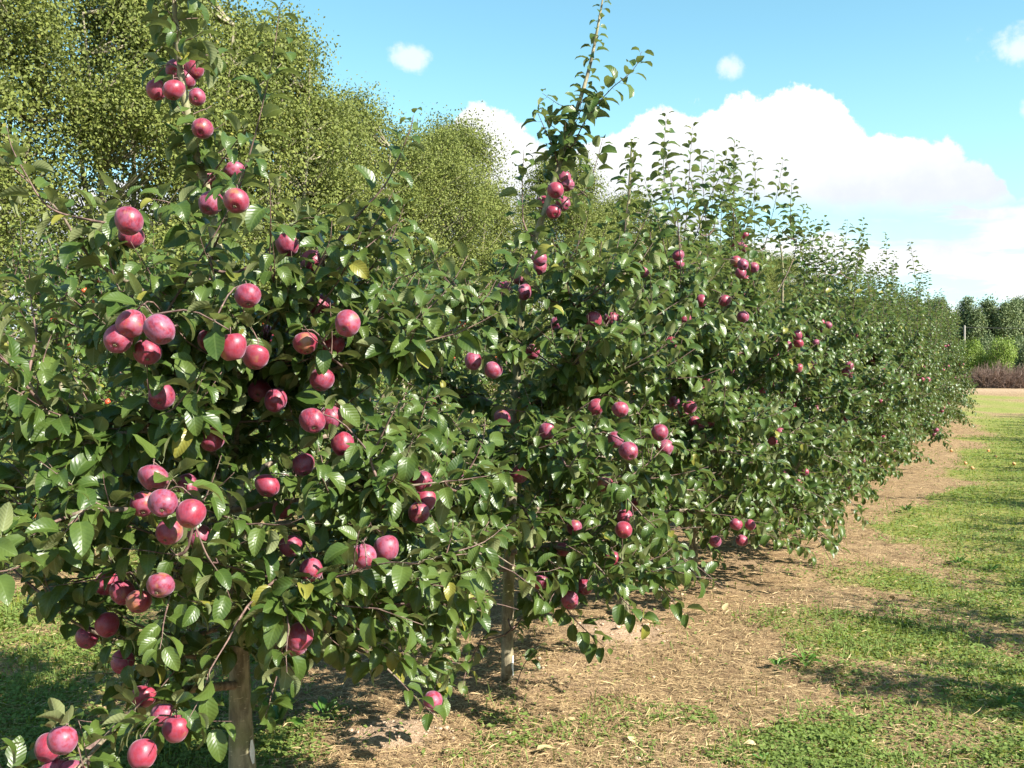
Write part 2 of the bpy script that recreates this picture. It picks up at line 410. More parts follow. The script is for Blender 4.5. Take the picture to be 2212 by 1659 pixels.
def graded(lo, hi, step, lo_far, hi_far):
    a = list(np.arange(lo, hi, step)); s = step
    while a[-1] < hi_far: s *= 1.12; a.append(a[-1] + s)
    s = step
    while a[0] > lo_far: s *= 1.12; a.insert(0, a[0] - s)
    return np.array(a)
def build_ground():
    xs = graded(-4.0, 5.0, .042, -1500, 1500); ys = graded(3.4, 11.0, .042, -60, 2400)
    X, Y = np.meshgrid(xs, ys); x = X.ravel(); y = Y.ravel(); z = ground_z(x, y)
    nx, ny = len(xs), len(ys)
    i = np.arange(ny - 1)[:, None] * nx + np.arange(nx - 1)[None, :]; i = i.ravel()
    Tr = np.concatenate([np.stack([i, i + 1, i + nx + 1], -1), np.stack([i, i + nx + 1, i + nx], -1)])
    g = green_amount(x, y)
    t, p = TP(x, y)
    d = np.hypot(x, y)
    # bare stubble strip that crosses beyond the end of the orchard, meadow beyond
    strip = sstep(62, 64, y + x * .04) * (1 - sstep(71, 75, y + x * .04))
    soil = .35 * sstep(.5, .7, fbm(x * 2 + 40, y * 2, 3)) * np.exp(-((p + 2.3) / .8) ** 2)
    for mx, my, r, h in MOUNDS: soil = np.maximum(soil, np.exp(-(((x - mx) ** 2 + (y - my) ** 2) / (r * 1.3) ** 2) ** 2))
    g = g * (1 - strip) + strip * .12; soil = np.maximum(soil, strip * .75)
    g = np.where(y > 88, .6, g); bey = sstep(29, 34, t); g = g * (1 - bey) + bey * np.clip(.56 + (fbm(x * .5, y * .5, 4) - .5) * 1.3, 0, .8) * (1 - strip * .9)
    me = mesh_np('ground', np.stack([x, y, z], -1), Tr, attrs={'green': g, 'soil': soil}, mats=[M_GROUND])
    o = link('ground', me); tag(o, 'mown orchard ground of dry grass, bare earth and green patches', kind='structure')
build_ground()

def scatter(n, near, far, wx=.62, power=1.0):
    """points on the ground in front of the camera, denser close by"""
    u = rng.random(n); a = 1 - power
    y = (near ** a + u * (far ** a - near ** a)) ** (1 / a) if abs(a) > 1e-3 else near * (far / near) ** u
    # per-metre-width density is folded in by the lateral spread
    x = (rng.random(n) * 2 - 1) * wx * y
    return x, y

def build_cover():
    # clover and chickweed: bent leaflets
    n = 400000
    x, y = scatter(n, 3.2, 30, .6, 1.35)
    g = green_amount(x, y)
    keep = rng.random(n) < np.clip(g * 1.3 - .2, .025, 1.1) * (.45 + .9 * sstep(.35, .6, fbm(x * 9, y * 9, 2)))
    x, y, g = x[keep], y[keep], g[keep]; n = len(x)
    # clustering into plants
    x = x + rng.normal(0, .01, n); z = ground_z(x, y)
    h = rng.random(n) ** .7 * (.008 + .034 * g)
    sz = (.0045 + .006 * rng.random(n)) * (1 + .07 * y)
    a = rng.random(n) * 2 * math.pi; tilt = rng.normal(0, .5, n)
    dx = np.stack([np.cos(a), np.sin(a), np.sin(tilt) * .7], -1); dx = nrm(dx)
    up = nrm(np.stack([rng.normal(0, .35, n), rng.normal(0, .35, n), np.ones(n)], -1))
    side = nrm(np.cross(up, dx)); P = np.stack([x, y, z + h], -1)
    s = sz[:, None]
    V = np.stack([P - dx * s, P + side * s * .75 + up * s * .2, P + dx * s, P - side * s * .75 + up * s * .2], 1).reshape(-1, 3)
    b = np.arange(n)[:, None] * 4
    Tr = np.concatenate([b + np.array([[0, 1, 2]]), b + np.array([[0, 2, 3]])])
    me = mesh_np('clover_cover', V, Tr, attrs={'tint': np.repeat(rng.random(n), 4)}, smooth=False, mats=[M_CLOVER])
    tag(link('clover_cover', me), 'low bright green clover and chickweed spread over the mown path', 'ground cover', kind='stuff')
    # grass blades
    n = 80000
    x, y = scatter(n, 3.2, 34, .6, 1.2)
    g = green_amount(x, y); g2 = fbm(x * 2.3 + 70, y * 2.3, 3)
    keep = rng.random(n) < np.clip(g * 1.1 - .1, .03, 1) * sstep(.35, .65, g2)
    x, y = x[keep], y[keep]; n = len(x); z = ground_z(x, y) - .004
    L = (.03 + .07 * rng.random(n)) ; a = rng.random(n) * 2 * math.pi; ln = rng.random(n) * .9 + .15
    dv = np.stack([np.cos(a), np.sin(a), np.zeros(n)], -1); sd = np.stack([-np.sin(a), np.cos(a), np.zeros(n)], -1)
    w = (.0016 + .0012 * rng.random(n))[:, None] * (1 + .05 * y[:, None]); P = np.stack([x, y, z], -1); L = L[:, None]; ln = ln[:, None]
    U = np.array([[0, 0, 1.]])
    m1 = P + dv * L * ln * .35 + U * L * .6; m2 = P + dv * L * ln + U * L * (1 - .45 * ln)
    V = np.stack([P - sd * w, P + sd * w, m1 - sd * w * .8, m1 + sd * w * .8, m2], 1).reshape(-1, 3)
    b = np.arange(n)[:, None] * 5
    Tr = np.concatenate([b + np.array([[0, 1, 3]]), b + np.array([[0, 3, 2]]), b + np.array([[2, 3, 4]])])
    me = mesh_np('grass', V, Tr, attrs={'tint': np.repeat(rng.random(n), 5)}, smooth=False, mats=[M_GRASS])
    tag(link('grass', me), 'short green grass blades growing through the mown litter', 'grass', kind='stuff')
    # straw
    n = 170000
    x, y = scatter(n, 3.2, 22, .6, 1.5)
    g = green_amount(x, y); keep = rng.random(n) < np.clip(1.05 - g * .8, .25, 1)
    L_long = rng.random(n) < .04
    dens = fbm(x * 1.9 + 11, y * 1.9 + 30, 3); keep &= rng.random(n) < sstep(.2, .5, dens) * .8 + .2
    for mx, my, r, h in MOUNDS: keep &= np.hypot(x - mx, y - my) > r * 1.0
    x, y = x[keep], y[keep]; L_long = L_long[keep]; n = len(x); z = ground_z(x, y) + .002 + rng.random(n) ** 2 * .02
    a = rng.random(n) * math.pi + fbm(x * 3, y * 3, 2) * 5; L = ((.015 + .045 * rng.random(n) ** 2) * np.where(L_long, 2.2, 1))[:, None]
    dv = nrm(np.stack([np.cos(a), np.sin(a), rng.normal(0, .16, n)], -1)); sd = np.stack([-np.sin(a), np.cos(a), rng.normal(0, .4, n)], -1)
    w = (.0008 + .0012 * rng.random(n))[:, None] * (1 + .05 * y[:, None]); P = np.stack([x, y, z], -1)
    bend = np.stack([rng.normal(0, .15, n), rng.normal(0, .15, n), rng.random(n) * .15], -1) * L
    V = np.stack([P - dv * L, P + bend - sd * w, P + bend + sd * w, P + dv * L], 1).reshape(-1, 3)
    b = np.arange(n)[:, None] * 4
    Tr = np.concatenate([b + np.array([[0, 1, 2]]), b + np.array([[1, 3, 2]])])
    me = mesh_np('dry_straw', V, Tr, attrs={'tint': np.repeat(rng.random(n), 4)}, smooth=False, mats=[M_STRAW])
    tag(link('dry_straw', me), 'tan mown straw and dead grass lying over the bare ground', 'straw', kind='stuff')
    # pale clods on the two molehills and along the strip
    import bmesh
    parts = []
    bm = bmesh.new(); bmesh.ops.create_icosphere(bm, subdivisions=1, radius=1)
    ico = np.array([v.co[:] for v in bm.verts]); icf = np.array([[v.index for v in f.verts] for f in bm.faces]); bm.free()
    for mx, my, r, h in MOUNDS:
        for _ in range(70):
            px, py = mx + rng.normal(0, r * .6), my + rng.normal(0, r * .45)
            s = .003 + .016 * rng.random() ** 3.5
            v = ico * (1 + rng.normal(0, .22, (len(ico), 1))) * s * np.array([1, 1, .7])
            parts.append((v + [px, py, float(ground_z(px, py)) + s * .25], icf))
    for _ in range(260):
        t_, p_ = rng.uniform(3.5, 12), -2.2 + rng.normal(0, .45)
        px, py = W(t_, p_); s = .004 + .014 * rng.random() ** 3
        v = ico * (1 + rng.normal(0, .22, (len(ico), 1))) * s * np.array([1, 1, .7])
        parts.append((v + [px, py, float(ground_z(px, py)) + s * .2], icf))
    V, Tr = join(parts)
    m, T = mat('clay_soil'); n_ = T.noise(T.n('NewGeometry').outputs['Position'], 50, 5)
    out(T, T.n('BsdfPrincipled', {'Base Color': T.mix(n_, (.30, .20, .13), (.52, .39, .28)), 'Roughness': .95}).outputs[0])
    tag(link('soil_clods', mesh_np('soil_clods', V, Tr, smooth=False, mats=[m])), 'pale clay clods and crumbs heaped beside the trunks', 'soil', kind='stuff')
build_cover()

# ------------------------------------------------------------------ leaf templates
def leaf_template(bend, fold, wave, twist, rows, cols, pet=.24, ph=0.0, width=.66):
    """leaf of unit blade length: petiole from the origin along +Y, blade after it; Z is the upper face"""
    ts = np.array({7: [0, .10, .28, .50, .72, .89, 1.0], 5: [0, .22, .52, .80, 1.0], 4: [0, .28, .72, 1.0]}[rows])
    def spine(t):
        tt = np.linspace(0, t, 24); th = -.25 + bend * tt
        return np.trapz(np.cos(th), tt), -np.trapz(np.sin(th), tt), -.25 + bend * t
    V = []; UV = []; idx = []
    for i, t in enumerate(ts):
        y, z, th = spine(t) if t > 0 else (0, 0, -.25)
        y += pet; z += pet * .1
        if i in (0, len(ts) - 1):
            idx.append([len(V)]); V.append((0, y, z)); UV.append((.5, t)); continue
        hw = .5 * width * (math.sin(math.pi * t ** .78)) ** .75 * (1 - .12 * t)
        row = []
        for j in range(cols):
            u = (j / (cols - 1)) * 2 - 1
            x = u * hw * math.cos(fold); up = abs(u) ** 1.2 * hw * math.sin(fold)
            up += wave * math.sin(t * 11 + ph + (1.5 if u > 0 else 0)) * abs(u) ** 2
            tw = twist * t; x2 = x * math.cos(tw) - up * math.sin(tw); up2 = x * math.sin(tw) + up * math.cos(tw)
            row.append(len(V)); V.append((x2, y + math.sin(th) * up2, z + math.cos(th) * up2)); UV.append((.5 + u * hw, t))
        idx.append(row)
    Tr = []
    for a, b in zip(idx[:-1], idx[1:]):
        if len(a) == 1: Tr += [(a[0], b[j + 1], b[j]) for j in range(len(b) - 1)]
        elif len(b) == 1: Tr += [(a[j], a[j + 1], b[0]) for j in range(len(a) - 1)]
        else:
            for j in range(len(a) - 1): Tr += [(a[j], a[j + 1], b[j + 1]), (a[j], b[j + 1], b[j])]
    o = len(V); w = .014
    V += [(-w, 0, 0), (w, 0, 0), (0, 0, w * 1.5), (0, pet + .05, pet * .1)]; UV += [(.5, .02)] * 4
    Tr += [(o, o + 1, o + 3), (o + 1, o + 2, o + 3)]
    if rows == 7: Tr += [(o + 2, o, o + 3)]
    return np.array(V, float), np.array(Tr), np.array(UV, float)
SPEC = [(.5, .30, .025, .25, 0), (.9, .40, .03, -.3, 1), (1.0, .38, .02, .3, 2.2), (.3, .16, .03, -.25, 3.1),
        (1.45, .45, .015, .2, 4.0), (1.8, .35, .02, -.4, 5.0), (1.2, .55, .025, .1, .6), (.55, .62, .02, -.5, 1.7)]
LOD0 = [leaf_template(b, f, w, tw, 7, 5, ph=ph) for b, f, w, tw, ph in SPEC]
LOD1 = [leaf_template(b, f, w, tw, 5, 3, ph=ph) for b, f, w, tw, ph in SPEC]
LOD2 = [leaf_template(b, f, w, tw, 4, 3, ph=ph, width=.70) for b, f, w, tw, ph in SPEC]
LEAF_ME = [mesh_np('leaf', *t[:2], uv=t[2], mats=[M_LEAF1]) for t in LOD0]
LEAFB_ME = [mesh_np('small_leaf', *t[:2], uv=t[2], mats=[M_LEAFB1]) for t in LOD0]

def leaf_cloud(name, B, M3, S, var, tint, lod, m_):
    """one mesh from many leaves; M3 columns are side, axis, normal"""
    VV = []; TT = []; UU = []; AA = []; o = 0
    for k, (v, t, uv) in enumerate(lod):
        ii = np.nonzero(var == k)[0]
        if not len(ii): continue
        P = np.einsum('nij,vj->nvi', M3[ii], v) * S[ii][:, None, None] + B[ii][:, None, :]
        VV.append(P.reshape(-1, 3)); n = len(ii)
        TT.append((t[None] + (np.arange(n) * len(v))[:, None, None]).reshape(-1, 3) + o)
        UU.append(np.tile(uv, (n, 1))); AA.append(np.repeat(tint[ii], len(v))); o += n * len(v)
    return mesh_np(name, np.concatenate(VV), np.concatenate(TT), uv=np.concatenate(UU), attrs={'tint': np.concatenate(AA)}, mats=[m_])

# ------------------------------------------------------------------ apples
def apple_mesh(seg, rings, seed, name='apple', m_=None):
    r_ = np.random.default_rng(seed); V = []; Tr = []
    ph = np.linspace(0, math.pi, rings)
    ribs = r_.uniform(.008, .022); tall = r_.uniform(.84, 1.06); con = r_.uniform(.05, .14)
    lop = r_.normal(0, .075, 2)
    for i, a in enumerate(ph):
        for j in range(seg):
            th = 2 * math.pi * j / seg
            r = math.sin(a) ** .88 if 0 < a < math.pi else 0
            z = math.cos(a)
            r *= 1 + con * z
            zz = z * tall
            zz -= .34 * math.exp(-(r / .22) ** 2) if z > 0 else -.24 * math.exp(-(r / .24) ** 2)
            rr = r * (1 + ribs * math.cos(5 * th + seed) * (1 - z) * .9 + .015 * math.sin(2 * th + seed))
            V.append((rr * math.cos(th) + lop[0] * z * r, rr * math.sin(th) + lop[1] * z * r, zz))
    for i in range(rings - 1):
        for j in range(seg):
            a = i * seg + j; b = i * seg + (j + 1) % seg
            if i > 0: Tr.append((a, a + seg, b))
            if i < rings - 2: Tr.append((b, a + seg, b + seg))
    V = np.array(V) * .5   # diameter about 1
    # weld poles
    V[:seg] = V[:seg].mean(0); V[-seg:] = V[-seg:].mean(0)
    return mesh_np(name, V, np.array(Tr), mats=[m_])
APPLE_HI = [apple_mesh(22, 15, s, 'apple', M_APPLE) for s in (1, 2, 3, 4, 5, 11, 12)]
APPLE_LO = [apple_mesh(12, 9, s, 'apple_small', M_APPLE) for s in (1, 2, 3)]
SMALL_LO = [apple_mesh(12, 9, s, 'small_red_apple', M_SMALL) for s in (6, 7)]
def calyx_mesh():
    parts = []
    for k in range(5):
        a = k * 2 * math.pi / 5; c, s = math.cos(a), math.sin(a)
        v = np.array([[c * .02 - s * .028, s * .02 + c * .028, -.375], [c * .02 + s * .028, s * .02 - c * .028, -.375], [c * .085, s * .085, -.43], [0, 0, -.40]])
        parts.append((v, np.array([[0, 1, 2], [0, 3, 1], [1, 3, 2], [2, 3, 0]])))
    V, Tr = join(parts); return mesh_np('calyx', V, Tr, smooth=False, mats=[M_CALYX])
CALYX = calyx_mesh()
_v, _t = tube([[0, 0, .30], [.01, 0, .48], [.05, .02, .72]], [.022, .018, .03], 5)
STALK = mesh_np('stalk', _v, _t, mats=[M_TWIG])

# ------------------------------------------------------------------ apple tree generator
class Tree:
    def __init__(s, seed, base, lite=True):
        s.lite = lite
        s.r = np.random.default_rng(seed); s.base = np.array([base[0], base[1], 0.0]); s.base[2] = float(ground_z(*base))
        s.trunk = None; s.branches = []; s.twigs = []; s.sk = []
        s.B = []; s.R = []; s.S = []; s.L = []; s.D = []; s.K = []     # leaf base, radial, shoot axis, size, droop, kind (0 canopy / 1 shoot)
        s.clear = []; s.apples = []; s.minz = 0.0; s.MZ = []
    def leaves_along(s, P, step, size, droop, kind, frac=(0, 1), crowd_tip=True):
        seg = np.linalg.norm(np.diff(P, axis=0), axis=1); cum = np.concatenate([[0], np.cumsum(seg)]); L = cum[-1]
        n = max(2, int(L * (frac[1] - frac[0]) / step))
        q = np.linspace(frac[0] * L, frac[1] * L, n) + s.r.normal(0, step * .25, n)
        q = np.clip(q, 0, L)
        X = np.stack([np.interp(q, cum, P[:, k]) for k in range(3)], -1)
        Tn = np.stack([np.interp(np.clip(q, 0, L), cum, np.gradient(P[:, k])) for k in range(3)], -1); Tn = nrm(Tn)
        u = nrm(np.cross(Tn, np.array([.31, .2, .93]) if abs(Tn[0][2]) < .8 else np.array([1., .1, 0]))); w = np.cross(Tn, u)
        a = np.arange(n) * 2.4 + s.r.random() * 6 + s.r.normal(0, .3, n)
        rad = np.cos(a)[:, None] * u + np.sin(a)[:, None] * w
        f = q / L
        sz = size * (1 - .45 * np.clip((f - .75) / .25, 0, 1)) * s.r.uniform(.72, 1.15, n)
        s.B.append(X); s.R.append(rad); s.S.append(Tn); s.L.append(sz); s.D.append(np.full(n, droop) * s.r.uniform(.4, 1.4, n)); s.K.append(np.full(n, kind)); s.MZ.append(np.full(n, s.minz))
    def spur(s, p, tang, k, size, out_dir=None):
        rad = s.r.normal(0, 1, (k, 3)); rad = rad - tang * (rad @ tang)[:, None] * .6; rad[:, 2] += .5; rad = nrm(rad)
        if out_dir is not None: rad = nrm(rad + out_dir * .9)
        s.B.append(p + rad * .012); s.R.append(rad); s.S.append(np.tile(nrm(tang + np.array([0, 0, .4])), (k, 1)))
        s.L.append(size * s.r.uniform(.6, 1.12, k)); s.D.append(s.r.uniform(.1, 1.1, k)); s.K.append(np.zeros(k)); s.MZ.append(np.full(k, s.minz))
    def twig(s, P, r0, r1=.0011, k=4):
        if s.lite and len(P) > 4: P = np.concatenate([P[:-1:2], P[-1:]])
        if s.lite: k = 3
        s.twigs.append(tube(P, np.linspace(r0, r1, len(P)), k))
    def nearest(s, p, below=.0):
        S = np.concatenate(s.sk); d = S - p; q = np.linalg.norm(d, axis=1) + np.maximum(0, d[:, 2] - below) * 1.5
        return S[np.argmin(q)]
    def shoot(s, P, r0=.0032, step=.026, size=.086, droop=.2, leaf0=.05):
        s.twig(P, r0); s.leaves_along(P, step, size, droop, 1, (leaf0, 1.0))
    def grow(s, trunk_pts, r_base, n=16, zlo=.55, zhi=2.2, prof=None, dens=1.0, updens=1.0, size=.084, side=None, tip=3.2, low=0.0, open_left=False):
        r = s.r
        T = smooth_line(trunk_pts, 26); z = T[:, 2]; zt = (z - z[0]) / (z[-1] - z[0])
        rad = r_base * (1 - zt) ** .8 + .004 ; rad[0] *= 1.35; rad[1] *= 1.12; rad[2] *= 1.02
        s.trunk = tube(T, rad * (1 + r.normal(0, .025, len(rad))), 12); s.sk.append(T); s.Tline = T; s.Trad = rad
        prof = prof or (lambda h: np.interp(h, [.3, .7, 1.1, 1.7, 2.2, 2.7], [.8, 1.0, 1.02, .88, .6, .35]))
        az0 = r.random() * 6.28
        for i in range(n):
            h = zlo + (zhi - zlo) * (i + r.uniform(0, .8)) / n
            k = int(np.argmin(abs(z - h))); p0 = T[k]
            az = az0 + i * 2.4 + r.normal(0, .25)
            if side is not None and r.random() < .35: az = side + r.normal(0, .6)
            L = prof(h) * r.uniform(.78, 1.12)
            if open_left and math.cos(az) < -.2: L *= .5 if h < 1.05 else .62
            hv = np.array([math.cos(az), math.sin(az), 0])
            e0 = r.uniform(.15, .6) + .25 * (h > 1.6); droop = (.28 if h < 1.1 else .02) + low * (h < .95)
            m = 8; P = [p0]; st = L / (m - 1)
            for j in range(1, m):
                f = j / (m - 1); el = e0 * (1 - f * .5) - droop * 2.2 * f * f + (.35 * f if h > 1.2 else 0)
                az += r.normal(0, .09); hv = np.array([math.cos(az), math.sin(az), 0])
                P.append(P[-1] + st * (hv * math.cos(el) + np.array([0, 0, math.sin(el)])))
            P = np.array(P)
            s.scaffold(P, max(.008, .017 - h * .003), dens, updens, size, h)
        # leader feathering
        hi = T[z > zhi - .3]
        if len(hi) > 3:
            s.leaves_along(hi, .016, size, .3, 1)
    def scaffold(s, P, r0, dens=1., updens=1., size=.084, h=1.2, nsub=None):
        r = s.r; P = smooth_line(P, 14); s.sk.append(P)
        tb = tube(P, np.linspace(r0, .0025, len(P)) * (1 + r.normal(0, .05, len(P))), 7)
        s.branches.append(tb)
        seg = np.linalg.norm(np.diff(P, axis=0), axis=1).sum()
        # secondary laterals
        subs = [P]
        for j in range(int(2 + seg * 3.2) if nsub is None else nsub):
            f = r.uniform(.22, .92); k = int(f * 13); tn = nrm(P[min(k + 1, 13)] - P[k - 1])
            sd = np.cross(tn, [0, 0, 1]); sd = sd * (1 if j % 2 else -1)
            d = nrm(tn * .6 + nrm(sd) * r.uniform(.5, 1.1) + np.array([0, 0, r.uniform(-.15, .5) if h > .9 else r.uniform(-.35, .25)]))
            L = r.uniform(.18, .42) * (1.15 - f * .4) ; q = [P[k]]
            for _ in range(5):
                d = nrm(d + r.normal(0, .1, 3) + np.array([0, 0, .05])); q.append(q[-1] + d * L / 5)
            q = np.array(q); subs.append(q); s.sk.append(q); s.twig(q, .005, .002, 5)
        for q in subs:
            Lq = np.linalg.norm(np.diff(q, axis=0), axis=1).sum(); nn = len(q)
            for j in range(max(1, int(Lq / .075 * dens))):
                f = r.uniform(.15, 1); k = min(nn - 2, int(f * (nn - 1))); p = q[k] + (q[k + 1] - q[k]) * r.random(); tn = nrm(q[k + 1] - q[k])
                s.spur(p, tn, r.integers(3, 6), size)
            for j in range(max(1, int(Lq / .13 * dens * updens))):
                f = r.uniform(.3, 1); k = min(nn - 2, int(f * (nn - 1))); p = q[k]; tn = nrm(q[k + 1] - q[k])
                d = nrm(tn * .7 + r.normal(0, .45, 3) + np.array([0, 0, r.uniform(.1, .9) if h > 1.0 else r.uniform(-.3, .5)]))
                L = r.uniform(.08, .24); pts = [p]
                for _ in range(4): d = nrm(d + r.normal(0, .1, 3) + np.array([0, 0, .06])); pts.append(pts[-1] + d * L / 4)
                s.shoot(np.array(pts), .0028, .022, size, .45, .0)
            # terminal shoot
            tn = nrm(q[-1] - q[-2]); pts = [q[-1]]; d = tn
            for _ in range(4): d = nrm(d + r.normal(0, .1, 3) + np.array([0, 0, .12 if h > 1 else -.03])); pts.append(pts[-1] + d * .05)
            s.shoot(np.array(pts), .0028, .02, size, .4)
    def water_shoots(s, n, zmin, top, size=.084):
        """upright shoots that stand clear of the crown"""
        r = s.r; S = np.concatenate(s.sk); S = S[S[:, 2] > zmin]
        for _ in range(n):
            p = S[r.integers(len(S))]; H = top * r.uniform(.80, 1.02) - p[2]
            if H < .25: continue
            ln = r.normal(0, .11, 2); pts = [p + np.array([ln[0] * f + .04 * math.sin(f * 3 + ln[1] * 30), ln[1] * f, H * f]) for f in np.linspace(0, 1, 8)]
            s.shoot(np.array(pts), .0054, .024, size * 1.12, .12, .05)
    def custom_shoot(s, pts, r0=.004, size=.092, step=.022, droop=.15, connect=True, leaf0=.05):
        P = smooth_line(np.array([at(*p) for p in pts]), 4 * len(pts))
        if connect:
            q = s.nearest(P[0]); mid = (q + P[0]) / 2 - np.array([0, 0, .03])
            c = smooth_line([q, mid, P[0], P[2]], 9)[:-2]; s.twig(c, r0 * 1.5, r0, 5); s.sk.append(c)
            for k in (2, 4): s.spur(c[k], nrm(c[k + 1] - c[k]), 4, size)
        s.shoot(P, r0, step, size, droop, leaf0); s.sk.append(P)
    def finish_leaves(s):
        r = s.r
        B = np.concatenate(s.B); Rd = np.concatenate(s.R); Sx = np.concatenate(s.S); L = np.concatenate(s.L); D = np.concatenate(s.D) * 1.25; L = L * 1.03; Kd = np.concatenate(s.K)
        n = len(B)
        d = nrm(Rd * .8 + Sx * np.where(Kd == 1, .45, .25)[:, None] + np.stack([np.zeros(n), np.zeros(n), -D], -1) + r.normal(0, .2, (n, 3)))
        z = np.array([0, 0, 1.0]); side = np.cross(d, z) + r.normal(0, .02, (n, 3)); side = nrm(side)
        nn = nrm(np.cross(side, d)); 
        # blades turn towards the light
        sun = np.array(sdir[:]); nn = nrm(nn + sun * .8 * r.random((n, 1))); nn = nrm(nn - d * (nn * d).sum(1)[:, None])
        roll = r.normal(0, .42, n); side = nrm(np.cross(d, nn))
        n2 = nn * np.cos(roll)[:, None] + side * np.sin(roll)[:, None]; side = np.cross(d, n2)
        M3 = np.stack([side, d, n2], -1)
        var = np.where(Kd == 1, r.choice([1, 2, 4, 5, 6, 2], n), r.choice([0, 1, 3, 7, 2, 0, 3, 4], n))
        keep = (B[:, 2] > s.base[2] + .12) & (B[:, 2] + d[:, 2] * L > np.concatenate(s.MZ))
        s.LB, s.LM, s.LS, s.LV, s.LT = B[keep], M3[keep], L[keep], var[keep], r.random(n)[keep]
    def random_apples(s, n, size=.072, zlo=.5, zhi=2.7, clump=.6):
        r = s.r; S = np.concatenate(s.sk[1:]); S = S[(S[:, 2] > zlo) & (S[:, 2] < zhi)]
        # outer wood preferred
        rad = np.hypot(S[:, 0] - s.base[0], S[:, 1] - s.base[1]); pr = rad + .2; pr /= pr.sum(); i = 0
        while i < n:
            p = S[r.choice(len(S), p=pr)]; k = 1 + (r.random() < clump) * r.integers(1, 4)
            o = nrm(p - s.base - np.array([0, 0, p[2]])) 
            for _ in range(k):
                for _t in range(8):
                    q = p + o * r.uniform(0, .07) + r.normal(0, size * .55, 3) - np.array([0, 0, size * .8])
                    if all(np.linalg.norm(q - a[0]) > size * .92 for a in s.apples): break
                else: continue
                s.add_apple(q, size * r.uniform(.85, 1.1), o, False); i += 1
    def add_apple(s, q, size, o=None, show=True):
        r = s.r
        if o is None: o = nrm(np.array([-q[0] * .5, -q[1], 0]) * 1.0)
        ax = nrm(np.array([0, 0, 1.0]) - o * r.uniform(.1, 1.5) + r.normal(0, .25, 3))    # stem-end direction; the eye points out and down
        s.apples.append((np.array(q), size, ax, show))
    def cull(s):
        """no leaf grows through an apple, and the clusters hang clear at the outside of the crown"""
        C_ = s.LB + s.LM[:, :, 1] * s.LS[:, None] * .7; keep = np.ones(len(C_), bool)
        cam0 = np.array([0, 0, EYE])
        for q, sz, ax, show in s.apples:
            d = np.linalg.norm(C_ - q, axis=1); keep &= d > sz * .55
            if show:
                v = q - cam0; D = np.linalg.norm(v); v /= D; rel = C_ - cam0; tt = rel @ v
                off = np.linalg.norm(rel - tt[:, None] * v, axis=1) / (tt / D)
                keep &= ~((off < sz * .62) & (tt < D + .02) & (s.r.random(len(C_)) < .86))
                v = np.array(sdir[:]); rel = C_ - q; tt = rel @ v; off = np.linalg.norm(rel - tt[:, None] * v, axis=1)
                keep &= ~((off < sz * .5) & (tt > 0) & (tt < .9) & (s.r.random(len(C_)) < .55))
        for q, rad in s.clear:
            v = q - cam0; D = np.linalg.norm(v); v /= D; rel = C_ - cam0; tt = rel @ v
            off = np.linalg.norm(rel - tt[:, None] * v, axis=1) / (tt / D); keep &= ~((off < rad) & (tt < D + .02))
        for k in ('LB', 'LM', 'LS', 'LV', 'LT'): setattr(s, k, getattr(s, k)[keep])

def mtx(M3, S, loc):
    m = Matrix.Identity(4)
    for i in range(3):
        for j in range(3): m[i][j] = float(M3[i][j]) * S
        m[i][3] = float(loc[i])
    return m
def axis_frame(ax, spin):
    u = nrm(np.cross(ax, [.3, .8, .1])); w = np.cross(ax, u); c, s_ = math.cos(spin), math.sin(spin)
    return np.stack([u * c + w * s_, -u * s_ + w * c, ax], -1)

